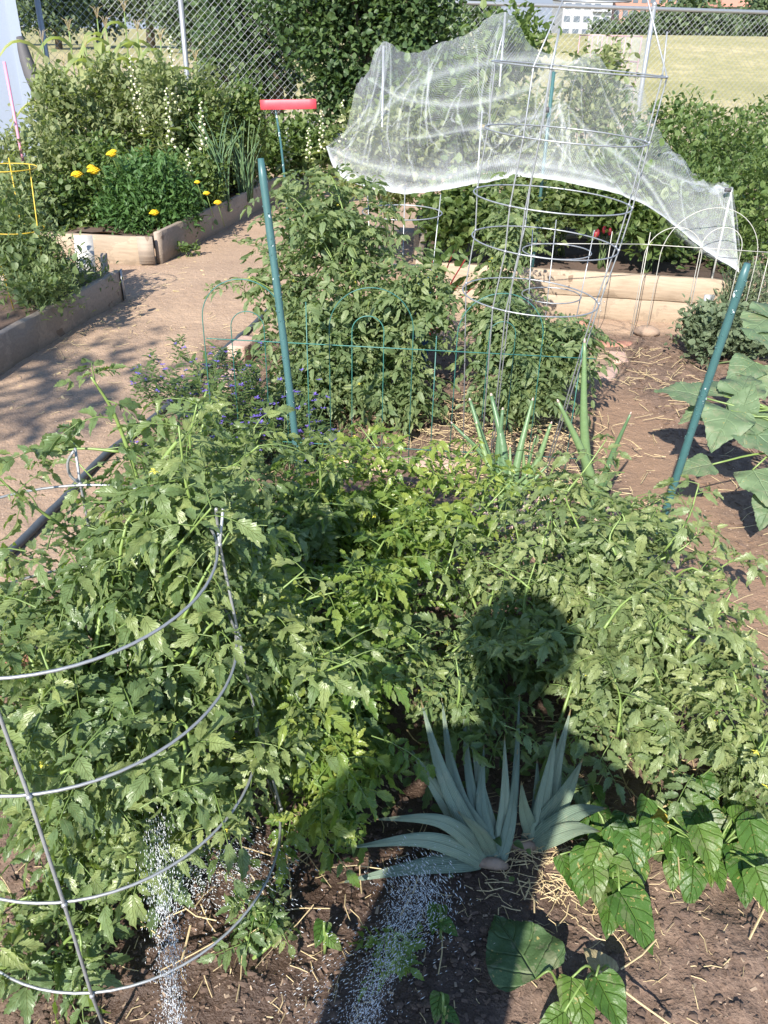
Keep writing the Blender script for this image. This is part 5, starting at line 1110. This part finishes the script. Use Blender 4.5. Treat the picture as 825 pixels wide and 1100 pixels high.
trifol('bean_plant', 'bean plant with large quilted leaves at the right edge', g2, [
    (768, 890, 1.3, .16, (.7, -.5, -.1), (-.1, -.3, 1), None), (735, 888, 1.3, .12, (-.6, -.6, -.1), (.1, -.4, 1), None), (745, 955, 1.16, .11, (-.2, -.9, -.4), (0, -.5, 1), None), (815, 915, 1.22, .13, (.1, -.9, -.5), (-.2, -.5, 1), None), (722, 918, 1.22, .09, (0, -.9, -.5), (.4, -.3, 1), None), (790, 925, 1.2, .12, (.4, -.7, -.3), (0, -.4, 1), None),
    (830, 880, 1.3, .12, (.8, -.2, 0), (0, -.4, 1), None), (790, 870, 1.36, .1, (.3, .5, .2), (0, -.4, 1), None), (775, 945, 1.18, .07, (.2, -.9, -.3), (0, -.4, 1), None), (728, 870, 1.36, .09, (-.3, .5, .2), (0, -.4, 1), None), (700, 905, 1.2, .1, (-.2, -.8, -.3), (0, -.4, 1), None), (762, 918, 1.16, .12, (.2, -.9, -.4), (.2, -.4, 1), None), (800, 952, 1.12, .12, (-.1, -.9, -.4), (-.3, -.4, 1), None), (742, 905, 1.2, .1, (-.5, -.7, -.2), (0, -.4, 1), None), (824, 962, 1.08, .11, (.2, -.9, -.4), (0, -.4, 1), None), (685, 945, 1.13, .09, (-.1, -.9, -.4), (0, -.5, 1), None), (810, 880, 1.3, .1, (.3, .3, .1), (0, -.4, 1), None)], BEAN, 'bean', 'bean plant', 'bean plants')
g3 = G(640, 1050)
trifol('bean_plant', 'bean plant at the bottom edge with a pale withered leaf', g3, [
    (640, 1028, 1.0, .085, (-.5, .6, .2), (0, -.3, 1), 'dryleaf'), (660, 1085, .9, .12, (.4, -.9, -.2), (0, -.4, 1), None), (612, 1078, .92, .09, (-.2, -.8, -.2), (-.2, -.3, 1), None), (628, 1098, .88, .09, (.1, -.9, -.2), (0, -.4, 1), None), (590, 1098, .9, .07, (-.7, -.4, -.1), (0, -.3, 1), None)], BEAN, 'bean', 'bean plant', 'bean plants')
b = MB(); P = cat_rom([G(640, 1040, .06), G(680, 1072, .05), G(722, 1102, .03)], 8); b.tube(P, np.linspace(.003, .0018, 8), 6); tag(b.build('dry_stalk', M['straw'], loc=tuple(P[0])), 'straight straw coloured stalk at the bottom right', 'stalk')
g4 = G(575, 1010)
trifol('squash_plant', 'single large rounded dark squash leaf below the iris', G(600, 1060), [(553, 1012, 1.04, .155, (-.35, .75, .05), (-.05, -.35, 1), None)], ROUND, 'squash', 'squash plant')
trifol('bean_plant', 'young bean plant with two wet leaves left of the iris', G(365, 915), [(349, 884, 1.24, .085, (-.1, -.9, -.5), (-.1, -.5, 1), None), (371, 892, 1.22, .085, (.2, -.9, -.5), (.1, -.5, 1), None), (385, 852, 1.3, .06, (.7, .2, .1), (0, -.3, 1), None), (342, 850, 1.32, .06, (-.6, .2, .1), (0, -.3, 1), None)], BEAN, 'bean', 'bean plant', 'bean plants')
for px, py, y, s_, lb in [(343, 1006, 1.0, .06, 'small wet seedling leaf between the two water jets'), (467, 990, 1.05, .07, 'wet seedling leaf just below the iris blades'), (470, 1085, .92, .06, 'low seedling at the bottom centre edge'), (275, 985, 1.05, .06, 'seedling leaf right of the left water jet')]:
    g_ = G(px + 6, py + 18); trifol('seedling', lb, g_, [(px, py, y, s_, (-.2, -.8, -.2), (0, -.4, 1), None), (px + 18, py + 8, y - .01, s_ * .7, (.7, -.5, -.1), (0, -.4, 1), None)], BEAN, 'bean', 'seedling', 'seedlings on the wet soil')
p = G(812, 820, .1); b = MB()
for k in range(9): b.ball(p + rs.normal(size=3) * .006, .005, 5, 3, jit=.2)
b.tube([p, p - [.01, -.02, .1]], .0012, 4); tag(b.build('tiny_flower', plain('magenta_petals', (.4, .03, .25), .5), loc=tuple(p)), 'tiny magenta flower at the right edge', 'flower')
# low weeds and ground greenery under the plants
lv = Leaves()
for _ in range(900):
    x, y = rs.normal(0, .4), rs.normal(1.8, .35)
    if y < 1.1 or x > .4: continue
    a = U(0, 6.28); lv.add(rs.randint(3), (x, y, gh(x, y) + U(.01, .08)), nrm([math.cos(a), math.sin(a), U(0, .6)]), U(.012, .03), tint=U(0, .8))
lm = MB(); lv.into(lm, OV); tag(lm.build('ground_weeds', M['bush']), None, None, None, 'stuff')

# ------------------------------------------------------------------ water from the hose
def watermat():
    m = NT('water_drops'); m.p.inputs['Base Color'].default_value = (.93, .95, .97, 1); m.p.inputs['Roughness'].default_value = .08; m.p.inputs['Transmission Weight'].default_value = .45; m.p.inputs['IOR'].default_value = 1.33; return m.m
M['water'] = watermat()
NOZ = np.array([-.12, .16, .72])
def jet(name, lb, n, P, s0, s1, rr=(.0003, .0008)):
    Q = cat_rom(P, 60); T_ = np.gradient(Q, axis=0); b = MB()
    for _ in range(n):
        f = U(0, 1) ** .8; i = min(58, int(f * 59)); q = Q[i] + (Q[i + 1] - Q[i]) * U(0, 1); s_ = s0 + (s1 - s0) * f; r = U(*rr); c = q + rs.normal(size=3) * s_
        if c[2] < gh(c[0], c[1]) + .002: continue
        tv = nrm(T_[i] + rs.normal(size=3) * .1 * np.linalg.norm(T_[i])); e_ = r * U(1.5, 8); a1 = nrm(np.cross(tv, [1, 0, .3])); a2 = np.cross(tv, a1)
        b.add([c + tv * e_, c - tv * e_, c + a1 * r, c + a2 * r, c - a1 * r, c - a2 * r], None, [[0, 2, 3], [0, 3, 4], [0, 4, 5], [0, 5, 2], [1, 3, 2], [1, 4, 3], [1, 5, 4], [1, 2, 5]])
    tag(b.build(name, M['water'], loc=tuple(Q[-1])), None, None, None, 'stuff')
jet('water_spray', '', 2900, [G(188, 1180, .5), G(186, 1100, .42), G(180, 1010, .34), G(165, 880, .38)], .004, .016)
jet('water_spray', '', 2200, [G(185, 960, .2), G(200, 930, .2), G(240, 930, .12), G(290, 960, .05)], .03, .05, (.0004, .001))
jet('water_spray', '', 3400, [G(372, 1180, .45), G(390, 1095, .34), G(415, 1030, .2), G(450, 960, .05)], .010, .022)
jet('water_spray', '', 1600, [G(430, 1000, .08), G(455, 965, .05), G(440, 940, .06)], .03, .04, (.0004, .001))
jet('water_spray', '', 900, [G(320, 1090, .1), G(380, 1050, .05), G(470, 1000, .05)], .04, .05, (.0003, .0009))

# ------------------------------------------------------------------ the person watering, behind the camera (casts the shade over the iris)
def person():
    t = thing('person', 'person standing at the plot edge holding a phone and a hose nozzle', 'person', (-.32, -.24, 0))
    pts = {'pel': (0, 0, .98, .155), 'wai': (0, 0, 1.12, .135), 'che': (0, -.01, 1.32, .155), 'nek': (0, -.01, 1.50, .055), 'hd0': (0, .02, 1.58, .075), 'hd1': (0, .02, 1.70, .095), 'hd2': (0, .01, 1.79, .06)}
    ed = [('pel', 'wai'), ('wai', 'che'), ('che', 'nek'), ('nek', 'hd0'), ('hd0', 'hd1'), ('hd1', 'hd2')]
    for s, n_ in ((-1, 'l'), (1, 'r')):
        pts.update({n_ + 'sh': (.17 * s, -.01, 1.44, .06), n_ + 'hip': (.09 * s, 0, .92, .1), n_ + 'kn': (.10 * s, .02, .50, .062), n_ + 'an': (.10 * s, -.02, .09, .042), n_ + 'to': (.11 * s, .15, .03, .032)})
        ed += [('che', n_ + 'sh'), ('pel', n_ + 'hip'), (n_ + 'hip', n_ + 'kn'), (n_ + 'kn', n_ + 'an'), (n_ + 'an', n_ + 'to')]
    pts.update({'rel': (.37, .05, 1.24, .045), 'rwr': (.14, .22, 1.40, .028), 'rha': (.11, .27, 1.45, .032), 'lel': (-.36, .02, 1.14, .045), 'lwr': (-.08, .26, .98, .028), 'lha': (-.03, .34, .94, .033)})
    ed += [('rsh', 'rel'), ('rel', 'rwr'), ('rwr', 'rha'), ('lsh', 'lel'), ('lel', 'lwr'), ('lwr', 'lha')]
    for hd, s in (('rha', (0, .25, 1)), ('lha', (.3, 1, -.2))):
        hx = np.array(pts[hd][:3])
        for k in range(4):
            a = hd + 'f%d' % k; off = np.array([(k - 1.5) * .018, .02, .0]); m1 = hx + off + nrm(s) * .045; m2 = m1 + nrm(s) * .02 + np.array([0, .02, -.012])
            pts[a] = (*m1, .009); pts[a + 'b'] = (*m2, .008); ed += [(hd, a), (a, a + 'b')]
        m1 = hx + np.array([-.04, .01, .01]); pts[hd + 't'] = (*m1, .01); pts[hd + 'u'] = (*(m1 + nrm(s) * .03), .009); ed += [(hd, hd + 't'), (hd + 't', hd + 'u')]
    keys = list(pts); me = bpy.data.meshes.new('body'); me.from_pydata([pts[k][:3] for k in keys], [(keys.index(a), keys.index(c)) for a, c in ed], [])
    o = bpy.data.objects.new('body', me); COL.objects.link(o); o.parent = t
    sk = o.modifiers.new('skin', 'SKIN')
    for i, k in enumerate(keys): me.skin_vertices[0].data[i].radius = (pts[k][3],) * 2; me.skin_vertices[0].data[i].use_root = (k == 'pel')
    ss = o.modifiers.new('sub', 'SUBSURF'); ss.levels = 2; ss.render_levels = 2
    m = NT('clothes_and_skin'); g = m.n('TexCoord'); sp_ = m.n('SeparateXYZ'); m.l(g.outputs['Object'], sp_.inputs[0]); z = sp_.outputs[2]
    col = m.mix(m.math('GREATER_THAN', z, .97), (.05, .07, .12), (.3, .12, .1)); col = m.mix(m.math('GREATER_THAN', z, 1.47), col, (.5, .3, .22)); m.l(col, m.p.inputs['Base Color']); me.materials.append(m.m)
    b = MB(); c = np.array([-.32, -.24, 0]); b.ball(c + [0, -.005, 1.725], .115, 16, 12, sc=(.92, 1.02, 1.0), jit=.02); b.build('hair', M['bark'], t)
    b = MB(); a_ = np.linspace(0, 2 * math.pi, 33)[:-1]; V = []  # unseen brimmed hat, added to broaden the head's cast shadow
    for r_, z_ in ((.001, 1.85), (.07, 1.85), (.105, 1.82), (.115, 1.76), (.128, 1.75), (.14, 1.74), (.14, 1.734), (.13, 1.744), (.118, 1.753)):
        for k_ in a_: w_ = .012 * math.sin(k_ * 3 + 1) + .008 * math.sin(k_ * 7); V.append(c + [math.cos(k_) * (r_ + w_ * (r_ > .125)), math.sin(k_) * (r_ * 1.05 + w_ * (r_ > .125)), z_ + w_ * (r_ > .125)])
    b.add(V, [[i * 32 + j, i * 32 + (j + 1) % 32, (i + 1) * 32 + (j + 1) % 32, (i + 1) * 32 + j] for i in range(8) for j in range(32)]); b.build('shadow_hat', M['straw'], t)
person()

# tree standing off to the left behind the viewer; its crown dapples the path
def shadetree():
    x, y = -4.3, -1.6; t = thing('tree', 'young tree left of the path behind the viewer', 'tree', (x, y, 0)); st = MB(); lv = Leaves()
    st.tube([(x, y, -.1), (x + .05, y, 1.5), (x + .15, y + .1, 3.4)], [.09, .07, .04], 10)
    for k in range(26):
        c = np.array([x + .25, y + .3, 3.9]) + nrm(rs.normal(size=3)) * U(.4, 1) * [1.15, 1.35, .9]; st.tube([(x + .1, y + .05, 2.4 + U(0, 1)), (c + [x, y, 3.6]) / 2, c], [.025, .016, .006], 5); ct = U(.2, .8)
        for _ in range(46): lv.add(rs.randint(3), c + rs.normal(size=3) * .16, nrm(rs.normal(size=3)), U(.06, .1), nrm(rs.normal(size=3) + [0, 0, 1]), 0, ct)
    lm = MB(); lv.into(lm, OV); lm.build('crown', M['bush'], t); st.build('trunk', M['bark'], t)
shadetree()
